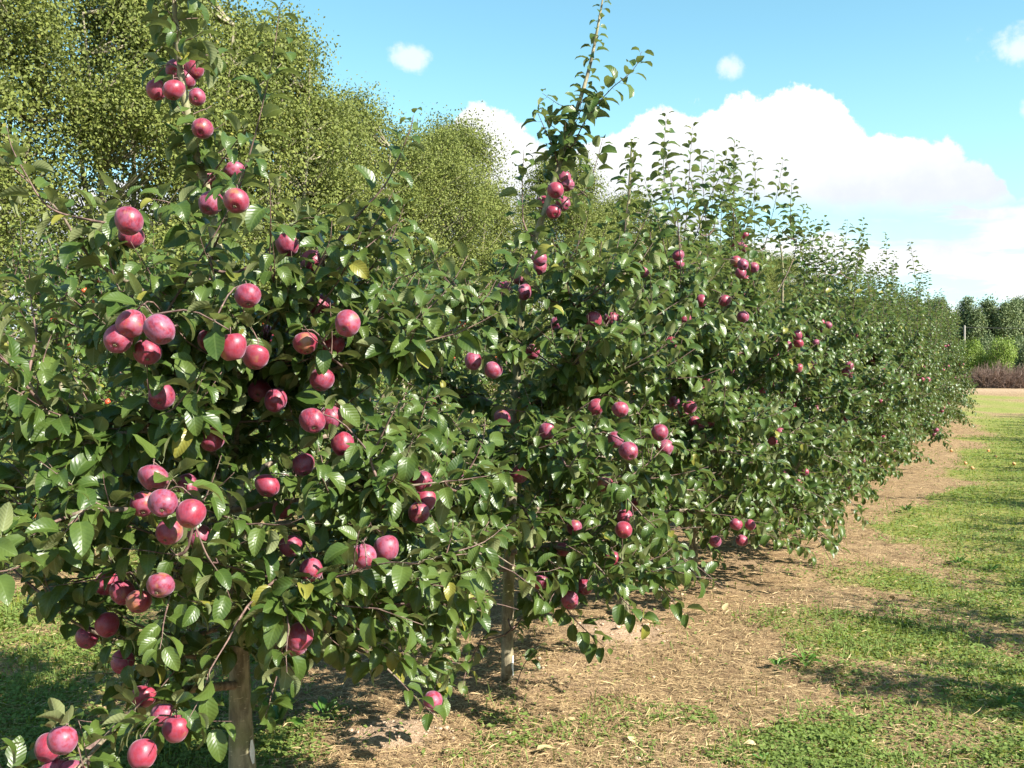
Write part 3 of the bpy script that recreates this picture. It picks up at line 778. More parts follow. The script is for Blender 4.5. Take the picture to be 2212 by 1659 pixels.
def emit(tr, name, label, group, leaf_parts, lod, small=False, hi_apples=True, paint=None, crown_name='foliage'):
    """turn a Tree into objects: an Empty with trunk, branches, twigs, leaves, apples"""
    b = tr.base; root = empty(name, b); tag(root, label, 'apple tree', group)
    v, t = tr.trunk; link('trunk', mesh_np('trunk', v - b, t, mats=[M_BARK]), root)
    for v, t in tr.branches: link('branch', mesh_np('branch', v - b, t, mats=[M_BRANCH]), root)
    if tr.twigs:
        v, t = join(tr.twigs); tag(link('twigs', mesh_np('twigs', v - b, t, mats=[M_TWIG]), root), kind='stuff')
    sel = np.zeros(len(tr.LB), bool)
    if leaf_parts is not None: sel[leaf_parts] = True
    rest = ~sel
    tag(link(crown_name, leaf_cloud('foliage', tr.LB[rest] - b, tr.LM[rest], tr.LS[rest], tr.LV[rest], tr.LT[rest], lod, M_LEAFB if small else M_LEAF), root), kind='stuff')
    for i in np.nonzero(sel)[0]:
        link('leaf', (LEAFB_ME if small else LEAF_ME)[tr.LV[i]], root, mtx=mtx(tr.LM[i], float(tr.LS[i]), tr.LB[i] - b))
    for i, (q, sz, ax, show) in enumerate(tr.apples):
        lib = SMALL_LO if small else (APPLE_HI if hi_apples else APPLE_LO)
        a = link('apple', lib[i % len(lib)], root, mtx=mtx(axis_frame(ax, i * 1.7), sz, q - b))
        if hi_apples:
            link('calyx', CALYX, a); link('stalk', STALK, a)
    if paint is not None:
        z0, z1, a0, a1 = paint; V = []; n = 5
        for i, z in enumerate(np.linspace(z0, z1, 6)):
            k = np.argmin(abs(tr.Tline[:, 2] - z)); c = tr.Tline[0] + (tr.Tline[min(k + 1, 25)] - tr.Tline[0]) * ((z - tr.Tline[0][2]) / max(.05, tr.Tline[min(k + 1, 25)][2] - tr.Tline[0][2])); rr = np.interp(z, tr.Tline[:, 2], tr.Trad) * 1.08 + .002
            for j in range(n):
                w_ = (1 - abs(i - 2.5) / 4); a = (a0 + a1) / 2 + (a1 - a0) * (j / (n - 1) - .5) * w_
                V.append((c[0] + rr * math.cos(a), c[1] + rr * math.sin(a), z))
        Tr = [(i * n + j, i * n + j + 1, (i + 1) * n + j + 1) for i in range(5) for j in range(n - 1)] + [(i * n + j, (i + 1) * n + j + 1, (i + 1) * n + j) for i in range(5) for j in range(n - 1)]
        link('paint_patch', mesh_np('paint_patch', np.array(V) - b, np.array(Tr), mats=[M_PAINT]), root)
    return root

def dd(d): return .075 / (d * K) * F       # depth at which a 7.5 cm apple shows d wide
ORD = ['first', 'second', 'third', 'fourth', 'fifth', 'sixth', 'seventh', 'eighth', 'ninth', 'tenth', 'eleventh', 'twelfth', 'thirteenth', 'fourteenth', 'fifteenth',
       'sixteenth', 'seventeenth', 'eighteenth', 'nineteenth', 'twentieth']
def ordn(i):
    if i < 20: return ORD[i]
    tens = {2: 'twenty', 3: 'thirty', 4: 'forty', 5: 'fifty'}[(i + 1) // 10]; u = (i + 1) % 10
    return {2: 'twentieth', 3: 'thirtieth', 4: 'fortieth', 5: 'fiftieth'}[(i + 1) // 10] if u == 0 else tens + '-' + ORD[u - 1]

PROF = lambda h: np.interp(h, [.3, .6, 1.0, 1.5, 1.9, 2.2], [.88, 1.02, 1.05, .85, .5, .3])
trees = []
# ---- the nearest tree
t1 = Tree(11, TREE1, False)
Yt = 3.77
tp = [t1.base, at(518, 1500, Yt), at(514, 1250, Yt), at(506, 1000, Yt), at(497, 800, 3.74), at(478, 600, 3.70), at(442, 390, 3.66), at(412, 285, 3.64), at(390, 150, 3.62), at(376, 0, 3.6), at(372, -110, 3.6)]
t1.minz = .42
t1.grow(tp, .040, n=24, zlo=.56, zhi=1.6, prof=lambda h: np.interp(h, [.5, .8, 1.2, 1.5, 1.8, 2.4], [.85, 1.05, 1.08, .9, .5, .3]), dens=1.0, updens=.8, side=-1.2, open_left=True)
P = lambda *a: np.array([at(*q) for q in a]); t1.minz = 0
t1.scaffold(P((505, 1480, 3.72), (400, 1490, 3.45), (330, 1512, 3.2), (260, 1560, 2.95), (200, 1625, 2.8), (150, 1680, 2.7)), .017, .55, .5, .084, .6)
t1.scaffold(P((505, 1420, 3.74), (420, 1420, 3.6), (330, 1400, 3.5), (240, 1378, 3.4), (170, 1350, 3.3), (110, 1300, 3.25), (80, 1220, 3.2)), .011, .35, .4, .08, .6, nsub=2)
t1.scaffold(P((500, 700, 3.73), (420, 690, 3.4), (330, 640, 3.1), (200, 560, 3.0), (130, 460, 2.95), (70, 400, 2.95)), .010, .12, .05, .078, 1.0, nsub=0)
t1.scaffold(P((505, 1050, 3.74), (420, 960, 3.35), (300, 930, 3.0), (180, 960, 2.85), (110, 900, 2.8), (60, 820, 2.8)), .013, .9, .8, .088, 1.2)
t1.scaffold(P((505, 1000, 3.74), (430, 1060, 3.3), (330, 1100, 2.95), (200, 1100, 2.8), (100, 1130, 2.75), (20, 1120, 2.7)), .013, 1., .8, .088, 1.2)
t1.scaffold(P((500, 900, 3.74), (640, 830, 3.4), (800, 770, 3.2), (950, 730, 3.15)), .013, 1., .9, .086, 1.5)
t1.scaffold(P((505, 1100, 3.74), (650, 1080, 3.3), (800, 1060, 3.1), (960, 1040, 3.1)), .013, 1.1, .9, .086, 1.2)
t1.scaffold(P((505, 1190, 3.74), (640, 1240, 3.45), (780, 1235, 3.3), (900, 1215, 3.3), (990, 1190, 3.35)), .011, 1., .8, .084, .8)
t1.scaffold(P((505, 1190, 3.74), (640, 1240, 3.9), (780, 1260, 4.0), (900, 1255, 4.1)), .010, 1., .8, .084, .8)
t1.scaffold(P((505, 1200, 3.74), (560, 1230, 3.3), (600, 1260, 3.0), (620, 1330, 2.8)), .010, .8, .7, .086, .8)
for s_ in [[(460, 540, 3.4), (515, 410, 3.25), (555, 275, 3.2), (588, 130, 3.18), (606, 8, 3.18)],
           [(700, 560, 3.2), (762, 478, 3.15), (822, 412, 3.12), (852, 362, 3.12), (884, 285, 3.1), (893, 250, 3.1)],
           [(700, 680, 3.3), (742, 630, 3.28), (822, 560, 3.25), (860, 480, 3.25), (874, 440, 3.25)],
           [(240, 484, 2.95), (135, 462, 2.92), (90, 432, 2.9), (58, 380, 2.9), (26, 320, 2.9), (14, 270, 2.9)],
           [(268, 650, 3.0), (240, 575, 3.0), (232, 490, 3.0), (228, 430, 3.0)],
           [(78, 720, 3.0), (66, 640, 3.0), (62, 560, 3.0)],
           [(350, 690, 3.0), (430, 560, 3.0), (490, 460, 3.0), (532, 345, 3.0)],
           [(860, 760, 3.2), (985, 710, 3.2), (1048, 645, 3.2), (1072, 605, 3.2)],
           [(800, 990, 3.0), (835, 920, 2.98), (862, 866, 2.97)],
           [(1000, 1040, 3.2), (1040, 960, 3.2), (1048, 905, 3.2)],
           [(420, 1130, 2.85), (445, 1195, 2.85), (480, 1250, 2.87), (500, 1300, 2.9)],
           [(560, 1310, 3.1), (590, 1380, 3.05), (610, 1420, 3.02), (640, 1460, 3.0)],
           [(440, 400, 3.6), (500, 320, 3.5), (530, 280, 3.45)],
           [(455, 560, 3.5), (400, 470, 3.3), (370, 440, 3.2), (330, 430, 3.1)],
           [(560, 560, 3.4), (640, 480, 3.3), (700, 470, 3.2)],
           ]:
    t1.custom_shoot(s_)
def head(tr, a, b, Y, n, Lr, size):
    """short crowded side shoots at the head of a leader"""
    for i in range(n):
        f = i / (n - 1); q = at(a[0] + (b[0] - a[0]) * f, a[1] + (b[1] - a[1]) * f, Y); az = i * 2.4 + tr.r.normal(0, .3)
        d = nrm(np.array([math.cos(az), math.sin(az), tr.r.uniform(-.1, .9)])); L = tr.r.uniform(*Lr); pts = [q]
        for _ in range(4): d = nrm(d + tr.r.normal(0, .15, 3) + np.array([0, 0, .05])); pts.append(pts[-1] + d * L / 4)
        tr.shoot(np.array(pts), .0026, .026, size, .45, .1)
head(t1, (398, 170), (374, -80), 3.61, 17, (.07, .17), .10)
head(t1, (445, 400), (405, 250), 3.65, 9, (.06, .14), .09)
AP1 = [(338,195,42),(375,195,46),(425,210,38),(380,150,42),(420,150,42),(400,172,42),(437,278,46),(445,390,44),(505,370,44),(510,435,56),(455,440,50),
(278,478,58),(283,512,54),(283,700,60),(345,712,61),(255,733,60),(318,762,58),(348,858,56),(352,676,50),(452,735,52),(502,750,60),(574,724,46),(552,772,56),
(660,742,54),(750,700,56),(690,660,50),(695,820,52),(718,745,50),(675,565,50),(620,530,50),(535,640,58),(675,910,54),(714,903,52),(560,845,48),(595,865,50),
(458,950,52),(332,1033,60),(310,1090,56),(352,1088,62),(412,1110,62),(365,1150,58),(405,1050,50),(430,1160,54),(577,1050,52),(613,1100,48),(786,1203,56),(835,1185,54),
(672,1232,52),(265,1280,52),(230,1260,50),(346,1265,58),(300,1300,54),(628,1180,52),(232,1350,50),(188,1378,48),(265,1430,50),(648,1375,56),(640,1395,52),(310,1505,52),(352,1545,54),
(380,1575,58),(135,1600,62),(105,1615,58),(307,1630,60),(115,1668,58),(155,1672,58),(655,1005,50),(740,960,50),(910,1040,48),(905,1108,48),(918,1080,47)]
# ---- second tree
t2 = Tree(22, TREE2); Yt = 5.0
tp = [t2.base, at(1096, 1480, Yt) + [0, 0, .02], at(1097, 1310, Yt), at(1108, 1000, Yt), at(1122, 720, Yt), at(1148, 545, 4.98), at(1185, 430, 4.96), at(1216, 330, 4.95), at(1241, 250, 4.95), at(1258, 200, 4.95), at(1276, 135, 4.95), at(1291, 60, 4.95), at(1303, -8, 4.95)]
t2.minz = .50
t2.grow(tp, .028, n=23, zlo=.66, zhi=1.66, dens=1.1, updens=.9, prof=PROF, side=-1.1)
t2.scaffold(P((1100, 1230, 5.0), (1000, 1235, 4.6), (900, 1215, 4.35), (820, 1190, 4.25)), .010, 1., .8, .084, .8)
t2.scaffold(P((1104, 1100, 5.0), (1010, 1090, 4.5), (930, 1060, 4.2), (860, 1020, 4.1)), .010, 1., .8, .084, .9)
t2.minz = 0
for s_ in [[(1245, 300, 4.9), (1270, 252, 4.88), (1320, 192, 4.86), (1368, 152, 4.85), (1386, 112, 4.85)],
           [(1200, 330, 4.9), (1180, 285, 4.88), (1160, 240, 4.86)], [(1225, 430, 4.85), (1266, 410, 4.8), (1290, 345, 4.8), (1302, 300, 4.8)],
           [(1130, 480, 4.9), (1128, 400, 4.9), (1132, 322, 4.9)],
           [(1230, 1010, 4.0), (1262, 960, 3.98), (1300, 890, 3.95)], [(1160, 1120, 4.2), (1120, 1090, 4.15), (1080, 1080, 4.1)],
           [(1180, 640, 4.6), (1230, 560, 4.5), (1262, 500, 4.5), (1275, 430, 4.5)],
           [(1110, 1360, 4.8), (1160, 1290, 4.6), (1190, 1262, 4.4)],
           [(1190, 1262, 4.4), (1235, 1330, 4.3), (1280, 1375, 4.25), (1310, 1400, 4.2)],
           [(1110, 1500, 4.95), (1130, 1440, 4.85), (1160, 1400, 4.8)],
           [(1000, 1290, 4.4), (950, 1380, 4.3), (925, 1440, 4.25), (950, 1500, 4.2)], [(1040, 1380, 4.5), (1010, 1440, 4.45), (1000, 1480, 4.4)],
           [(960, 1260, 4.4), (900, 1330, 4.3), (890, 1400, 4.25)], [(1020, 1290, 4.4), (985, 1350, 4.35), (960, 1420, 4.3)], [(900, 1270, 4.3), (850, 1330, 4.2), (830, 1390, 4.15)]]:
    t2.custom_shoot(s_)
head(t2, (1213, 350), (1250, 225), 4.94, 11, (.10, .26), .088)
AP2 = [(1218,385,30),(1225,400,30),(1200,412,36),(1173,438,31),(1217,440,31),(1196,458,33),(1165,558,34),(1165,577,33),(1133,632,35),(1120,600,34),(1090,622,33),(1282,692,36),(1320,690,34),
(1150,760,32),(1203,700,30),(1288,880,36),(1340,885,37),(1182,932,38),(1358,975,42),(1425,935,37),(1437,967,35),(1330,950,36),(1122,1025,38),(985,1018,40),(1308,1048,37),
(1347,1145,38),(1350,1118,36),(1322,1210,36),(1262,1268,37),(1231,1297,38),(1218,1187,35),(1170,1260,36),(935,1515,42),(1065,800,38),(1022,780,38),(830,1080,44),(1085,905,36),(1240,1140,34)]
# ---- third tree
t3 = Tree(33, TREE3); Yt = 6.2
bp = t3.base
t3.grow([bp, bp + [.0, 0, .5], bp + [.03, 0, 1.2], bp + [.0, .03, 2.0], bp + [.03, 0, 2.6], bp + [.05, 0, 3.0]], .032, n=22, zlo=.40, zhi=1.85, dens=1.1, prof=PROF, side=-1.1, low=.05)
for s_ in [[(1345, 640, 5.9), (1350, 490, 5.9), (1362, 400, 5.9), (1370, 318, 5.9)], [(1470, 520, 6.6), (1442, 425, 6.6), (1433, 350, 6.6), (1440, 248, 6.6)],
           [(1478, 520, 6.7), (1486, 440, 6.7), (1490, 360, 6.7), (1496, 275, 6.7)], [(1500, 520, 6.8), (1532, 430, 6.8), (1560, 372, 6.8), (1572, 335, 6.8)],
           [(1540, 500, 6.8), (1560, 430, 6.8), (1590, 350, 6.8)], [(1290, 620, 5.9), (1300, 520, 5.9), (1325, 450, 5.9)]]:
    t3.custom_shoot(s_)
AP3 = [(1340,785,28),(1465,552,26),(1390,588,26),(1466,570,25),(1605,572,25),(1600,590,24),(1628,578,24),(1590,565,24),(1565,650,26),(1605,685,26),(1490,880,28),(1450,740,26),(1545,1170,26),(1455,870,26),
       (1515,650,25),(1480,690,25),(1205,705,26)]
trees = [(t1, AP1), (t2, AP2), (t3, AP3)]
pos = [TREE1, TREE2, TREE3]
t3t, _ = TP(*TREE3)
shootspec = {3: [[(1600, 520, 8.0), (1620, 470, 8.0), (1632, 400, 8.0), (1628, 330, 8.0)], [(1650, 540, 8.2), (1665, 480, 8.2), (1680, 412, 8.2), (1692, 345, 8.2)]],
             4: [[(1715, 560, 9.6), (1725, 500, 9.6), (1738, 440, 9.6)], [(1690, 500, 9.2), (1705, 480, 9.2)]],
             5: [[(1775, 580, 11.2), (1778, 520, 11.2), (1782, 470, 11.2)], [(1815, 590, 11.4), (1825, 530, 11.4), (1832, 478, 11.4)], [(1845, 600, 11.8), (1858, 550, 11.8), (1868, 497, 11.8)]]}
for k in range(3, 9):
    t_ = t3t + 1.48 * (k - 2); b_ = W(t_, -2.28 + rng.normal(0, .05)); pos.append(tuple(b_))
    tr = Tree(40 + k, b_); bp = tr.base; j = tr.r.normal(0, .05, (5, 3)); j[:, 2] = 0
    tr.grow([bp, bp + [0, 0, .5] + j[0], bp + [0, 0, 1.2] + j[1], bp + [0, 0, 2.0] + j[2], bp + [0, 0, 2.6] + j[3], bp + [0, 0, 3.0] + j[4]], .031, n=22, zlo=.32, zhi=1.85, dens=1.05, prof=PROF, side=-1.1, low=.12)
    for s_ in shootspec.get(k, []): tr.custom_shoot(s_)
    tr.water_shoots(10 if k > 3 else 7, 1.8, 3.35)
    if k == 3: t3.water_shoots(6, 1.9, 3.0)
    trees.append((tr, None))
# second orchard row behind, with small orange-red apples
row2 = []
for k in range(5):
    t_ = 3.6 + 1.6 * k; b_ = W(t_, -6.7); tr = Tree(80 + k, b_); bp = tr.base; j = tr.r.normal(0, .07, (5, 3)); j[:, 2] = 0
    tr.grow([bp, bp + [0, 0, .5] + j[0], bp + [0, 0, 1.2] + j[1], bp + [0, 0, 1.9] + j[2], bp + [0, 0, 2.4] + j[3], bp + [0, 0, 2.7] + j[4]], .03, n=17, zlo=.45, zhi=2.2, dens=.85, side=-.9, size=.07)
    tr.water_shoots(4, 1.7, 2.9, .07)
    tr.random_apples(46, .042, .5, 2.4, .75); row2.append(tr)
for k, (tr, ap) in enumerate(trees):
    if ap is not None:
        for (dx, dy, d) in ap:
            Y = dd(d); q = at(dx, dy, Y); sz = .075 * tr.r.uniform(.97, 1.04)
            tr.add_apple(q, sz)
            a = tr.apples[-1]; top = q + a[2] * sz * .62; nb = tr.nearest(top, .02)
            ln = np.linalg.norm(nb - top)
            if ln > .02:
                c = smooth_line([nb, (nb + top) / 2 + np.array([0, 0, .02 + ln * .06]), top], 6); tr.twig(c, .0022 + .004 * min(1, ln), .0018, 4)
                tr.sk.append(c)
                for f in (1, 3, 4):
                    if ln > .06: tr.spur(c[f], nrm(c[f + 1] - c[f]), 4, .086)
        if k == 2: tr.random_apples(14, .072)
    else: tr.random_apples(int(tr.r.integers(34, 46)), .072)
for z_ in np.arange(.06, .62, .06):      # the pale lower trunks stand free of foliage
    for tr in (t1, t2): tr.clear.append((np.array([TREE2[0], TREE2[1], z_]), .07))
    if z_ < .36: t1.clear.append((np.array([TREE1[0], TREE1[1], z_]), .05))
for tr, _ in trees: tr.finish_leaves(); tr.cull()
for tr in row2: tr.finish_leaves(); tr.cull()
print('leaves', [len(t.LB) for t, _ in trees], [len(t.LB) for t in row2])

# which leaves show largest: paint all leaves far to near into a small buffer and count
def visible_counts(tl):
    Wp, Hp = 1136, 852; f = F * Wp / 1024
    cp, sp_ = math.cos(PITCH), math.sin(PITCH)
    X = []; own = []; loc = []
    for ti, t in enumerate(tl):
        c = t.LB + t.LM[:, :, 1] * t.LS[:, None] * .7
        n = t.LM[:, :, 2]; v = nrm(c - np.array([0, 0, EYE])); face = np.abs((n * v).sum(1))
        X.append(np.concatenate([c, (t.LS * .36)[:, None], (.35 + .65 * face)[:, None]], 1)); own.append(np.full(len(c), ti)); loc.append(np.arange(len(c)))
    X = np.concatenate(X); own = np.concatenate(own); loc = np.concatenate(loc)
    y = X[:, 1]; z = X[:, 2] - EYE; dep = y * cp - z * sp_; upc = y * sp_ + z * cp
    px = Wp / 2 + X[:, 0] / dep * f; py = Hp / 2 - upc / dep * f; r = X[:, 3] / dep * f * X[:, 4]
    ok = (dep > .5) & (px > -20) & (px < Wp + 20) & (py > -20) & (py < Hp + 20)
    buf = np.full((Hp, Wp), -1, np.int32)
    for i in np.argsort(-dep):
        if not ok[i]: continue
        x0, x1 = int(max(0, px[i] - r[i])), int(max(0, px[i] + r[i] + 1)); y0, y1 = int(max(0, py[i] - r[i])), int(max(0, py[i] + r[i] + 1))
        buf[y0:y1, x0:x1] = i
    cnt = np.bincount(buf[buf >= 0], minlength=len(X))
    return [cnt[own == ti] for ti in range(len(tl))]
allt = [t for t, _ in trees] + row2
cnts = visible_counts(allt)
sels = []
for t, c in zip(allt, cnts):
    o = np.argsort(-c)[:300]; sels.append(o[c[o] > 2])
TREE_LABEL = ['nearest apple tree, thick limb reaching low left and large purple-red apple clusters',
              'second apple tree from the camera, pale bare lower trunk and very tall leader shoot',
              'third apple tree from the camera, pale soil heap at its foot']
GRP1 = 'crimson apple trees in the long row'
for k, (tr, ap) in enumerate(trees):
    lab = TREE_LABEL[k] if k < 3 else f'bushy apple tree, {ordn(k)} from the camera in the crimson apple row'
    emit(tr, 'apple_tree', lab, GRP1, sels[k], LOD0 if k < 1 else LOD1 if k < 4 else LOD2, paint={0: (.10, .19, -.75, -.15), 1: (.05, .15, -.8, -.05)}.get(k), hi_apples=k < 6)
for k, tr in enumerate(row2):
    emit(tr, 'small_apple_tree', f'apple tree with small orange-red fruit, {ordn(k)} from the left in the row behind', 'orange-red apple trees in the row behind', sels[len(trees) + k], LOD2, small=True, hi_apples=False)

# ---- copies: rest of the front row, rest of the row behind, and the row to the right that shades the path
def children(o): return [c for c in C.objects if c.parent == o]
_kids = {}
def kids_of(root):
    if root.name not in _kids: _kids[root.name] = [c for c in C.objects if c.parent is root or c.parent == root]
    return _kids[root.name]
def copy_tree(root, loc, rot, sc_, label, group, zs=1.0):
    r = root.copy(); C.objects.link(r); r.location = loc; r.rotation_euler = (0, 0, rot); r.scale = (sc_, sc_, sc_ * zs)
    tag(r, label, None, group)
    for ch in kids_of(root):
        c = ch.copy(); C.objects.link(c); c.parent = r
        for g in kids_of(ch) if ch.type == 'MESH' and ch.name.startswith('apple') else []:
            q = g.copy(); C.objects.link(q); q.parent = c
    return r
variants = []
for v_ in range(4):
    tr = Tree(200 + v_, (0, 0)); tr.base = np.zeros(3); bp = tr.base; j = tr.r.normal(0, .06, (5, 3)); j[:, 2] = 0
    tr.grow([bp + [0, 0, -.05], bp + [0, 0, .5] + j[0], bp + [0, 0, 1.2] + j[1], bp + [0, 0, 2.0] + j[2], bp + [0, 0, 2.6] + j[3], bp + [0, 0, 3.05] + j[4]], .031, n=22, zlo=.32, zhi=1.85, dens=1.05, prof=PROF, low=.12)
    tr.water_shoots(12, 1.7, 3.4); tr.random_apples(30, .072); tr.finish_leaves(); tr.cull()
    variants.append(tr)
def spread(trs, spots, labels, group, small=False):
    roots = {}
    for i, (b_, rot, s_) in enumerate(spots):
        v_ = i % len(trs)
        loc = (b_[0], b_[1], float(ground_z(*b_)))
        if v_ not in roots:
            r = emit(trs[v_], 'small_apple_tree' if small else 'apple_tree', labels[i], group, None, LOD2, small=small, hi_apples=False)
            r.location = loc; r.rotation_euler = (0, 0, rot); r.scale = (s_, s_, s_); roots[v_] = r
        else: copy_tree(roots[v_], loc, rot, s_, labels[i], group)
    return roots
spots = []; labs = []
for k in range(9, 20):
    spots.append((W(t3t + 1.48 * (k - 2), -2.28 + rng.normal(0, .06)), rng.random() * 6.28, rng.uniform(.93, 1.05))); labs.append(f'apple tree, {ordn(k)} from the camera in the crimson apple row' + (', at its far end' if k == 19 else ''))
spread(variants, spots, labs, GRP1)
v2 = []
for v_ in range(3):
    tr = Tree(300 + v_, (0, 0)); tr.base = np.zeros(3); bp = tr.base; j = tr.r.normal(0, .06, (5, 3)); j[:, 2] = 0
    tr.grow([bp + [0, 0, -.05], bp + [0, 0, .5] + j[0], bp + [0, 0, 1.2] + j[1], bp + [0, 0, 1.9] + j[2], bp + [0, 0, 2.4] + j[3], bp + [0, 0, 2.7] + j[4]], .03, n=17, zlo=.45, zhi=2.2, dens=.85, size=.07)
    tr.water_shoots(4, 1.7, 2.9, .07); tr.random_apples(26, .042, .5, 2.4, .75); tr.finish_leaves(); tr.cull(); v2.append(tr)
spots = []; labs = []
for k in range(5, 22):
    spots.append((W(3.6 + 1.6 * k, -6.7 + rng.normal(0, .1)), rng.random() * 6.28, rng.uniform(.9, 1.05))); labs.append(f'apple tree with small orange-red fruit, {ordn(k)} from the left in the row behind')
spread(v2, spots, labs, 'orange-red apple trees in the row behind', True)
spots = []; labs = []
for k in range(27):
    spots.append((W(-2.5 + 1.5 * k, 3.45 + rng.normal(0, .08)), rng.random() * 6.28, rng.uniform(.9, 1.06))); labs.append('apple tree in the row right of the grass path that shades it')
spread(variants, spots, labs, 'apple trees in the row right of the path')

# ------------------------------------------------------------------ tall trees
def tall_tree(seed, H, Rw, nclump, per, leaf, z0=.12, stems=2, m_leaf=M_BELT, narrow=False, cl=.42):
    r = np.random.default_rng(seed); br = []; stems_l = []
    for s_ in range(stems):
        a = r.random() * 6.28; sp_ = .5 * Rw * (.35 if narrow else 1) * (s_ > 0 or stems > 1)
        top = np.array([math.cos(a) * sp_, math.sin(a) * sp_, H * r.uniform(.8, .95)])
        ptsl = smooth_line([np.array([.12 * math.cos(a), .12 * math.sin(a), -.1]), top * [.3, .3, .3] + r.normal(0, .08, 3) * [1, 1, 0], top * [.65, .65, .62] + r.normal(0, .12, 3) * [1, 1, 0], top], 14)
        stems_l.append(ptsl); br.append(('trunk', tube(ptsl, np.linspace(.13 * H / 10, .02, 14), 8)))
    S = np.concatenate(stems_l); cs = []
    for i in range(nclump):
        z = H * (z0 + (1 - z0) * r.random() ** .85); f = (z / H - z0) / (1 - z0)
        rr = Rw * (math.sqrt(max(0, 1 - ((f - .42) / .60) ** 2)) if not narrow else (math.sin(math.pi * min(1, f * .9 + .08)) ** .6))
        rr *= r.random() ** .45 * r.uniform(.85, 1.12); a = r.random() * 6.28
        c = np.array([rr * math.cos(a), rr * math.sin(a), z]); cs.append(c)
    cs = np.array(cs); tw = []
    for c in cs:
        d = S - c; q = np.linalg.norm(d[:, :2], axis=1) * .8 + abs(c[2] - S[:, 2] - .8 * np.linalg.norm(d[:, :2], axis=1)); k = int(np.argmin(q))
        Pn = smooth_line([S[k], S[k] * .45 + c * .55 + np.array([0, 0, -.15]), c], 6); tw.append(tube(Pn, np.linspace(.035, .006, 6) * H / 10, 4))
    n = nclump * per; ci = np.repeat(np.arange(nclump), per)
    up = nrm(np.stack([r.normal(0, .35, nclump), r.normal(0, .35, nclump), np.ones(nclump)], -1) + nrm(cs * [1, 1, 0]) * .5)
    off = r.normal(0, 1, (n, 3)) * cl * r.uniform(.55, 1.15, nclump)[ci][:, None] * [.8, .8, .7]
    off += up[ci] * (r.random(n)[:, None] - .3) * cl * 2.0
    Pp = cs[ci] + off; Pp = Pp[Pp[:, 2] > .25]; n = len(Pp)
    ax = nrm(r.normal(0, 1, (n, 3)) + [0, 0, -.4]); nn = nrm(r.normal(0, .55, (n, 3)) + [0, 0, .6] + nrm(Pp * [1, 1, 0]) * .5); sd = nrm(np.cross(ax, nn)); nn = np.cross(sd, ax)
    s_ = (leaf * r.uniform(.7, 1.25, n))[:, None]
    V = np.stack([Pp, Pp + ax * s_ * .45 + sd * s_ * .36, Pp + ax * s_ - nn * s_ * .15, Pp + ax * s_ * .45 - sd * s_ * .36], 1).reshape(-1, 3)
    b = np.arange(n)[:, None] * 4; Tr = np.concatenate([b + np.array([[0, 1, 2]]), b + np.array([[0, 2, 3]])])
    tint = np.clip(r.normal(.5, .22, n) + .25 * (r.random(nclump)[ci][:n] - .5), 0, 1)
    crown = mesh_np('crown', V, Tr, attrs={'tint': np.repeat(tint, 4)}, smooth=False, mats=[m_leaf])
    return br, tw, crown
def emit_tall(name, data, label, cat, group, bark=M_BBARK):
    br, tw, crown = data; root = empty(name, (0, 0, 0)); tag(root, label, cat, group)
    for nm, (v, t) in br: link(nm, mesh_np(nm, v, t, mats=[bark]), root)
    v, t = join(tw); tag(link('branches', mesh_np('branches', v, t, mats=[bark]), root), kind='stuff')
    tag(link('crown', crown, root), kind='stuff'); return root
def place(data, spots, name, labels, cat, group, zs=None):
    roots = []
    for i, (b_, rot, s_) in enumerate(spots):
        loc = (b_[0], b_[1], float(ground_z(*b_)) - .02); g_ = group if group else None
        if i < len(data): r = emit_tall(name, data[i], labels[i], cat, g_); roots.append(r)
        else: r = copy_tree(roots[i % len(data)], loc, rot, s_, labels[i], g_)
        r.location = loc; r.rotation_euler = (0, 0, rot); r.scale = (s_, s_, s_)
belt = [tall_tree(500 + i, 10.2, 2.45, 175, 450, .080, z0=.06, stems=2 + i % 2, cl=.38) for i in range(3)]
spots = []; labs = []; k = 0; t_ = 4.0
while t_ < 130:
    spots.append((W(t_, -17.2 + rng.normal(0, .5)), rng.random() * 6.28, rng.uniform(.86, 1.07) * (1.0 if t_ < 19 else .93 if t_ < 33 else .88))); labs.append(f'tall leafy windbreak tree, {ordn(k)} from the left behind the orchard'); k += 1
    t_ += rng.uniform(2.3, 3.1) if t_ < 60 else rng.uniform(3.2, 4.2)
place(belt, spots, 'windbreak_tree', labs, 'tree', 'tall trees in the windbreak behind the orchard')

far = [tall_tree(600 + i, 10.6, 1.35, 120, 60, .26, z0=.04, stems=1, m_leaf=M_FARL, narrow=True, cl=.5) for i in range(4)]
spots = []; labs = []
for i, dx in enumerate(np.arange(1895, 2290, 13)):
    Y = 150 + rng.normal(0, 4); q = at(dx + rng.normal(0, 3), 800, Y)
    spots.append(((q[0], q[1]), rng.random() * 6.28, rng.uniform(.84, 1.08))); labs.append(f'tall narrow tree, {ordn(i)} from the left in the distant tree line')
place(far, spots, 'poplar_tree', labs, 'tree', 'tall trees in the distant tree line')
# second rank, filling between
far2 = [tall_tree(650 + i, 8.6, 3.0, 110, 60, .28, z0=.02, stems=1, m_leaf=M_FARL, cl=.6) for i in range(2)]
spots = []; labs = []
for i, dx in enumerate(np.arange(1900, 2290, 26)):
    q = at(dx, 800, 158 + rng.normal(0, 3)); spots.append(((q[0], q[1]), rng.random() * 6.28, rng.uniform(.85, 1.05))); labs.append('broad dark tree filling the second rank of the distant tree line')
place(far2, spots, 'broadleaf_tree', labs, 'tree', 'broad trees in the second rank of the distant tree line')

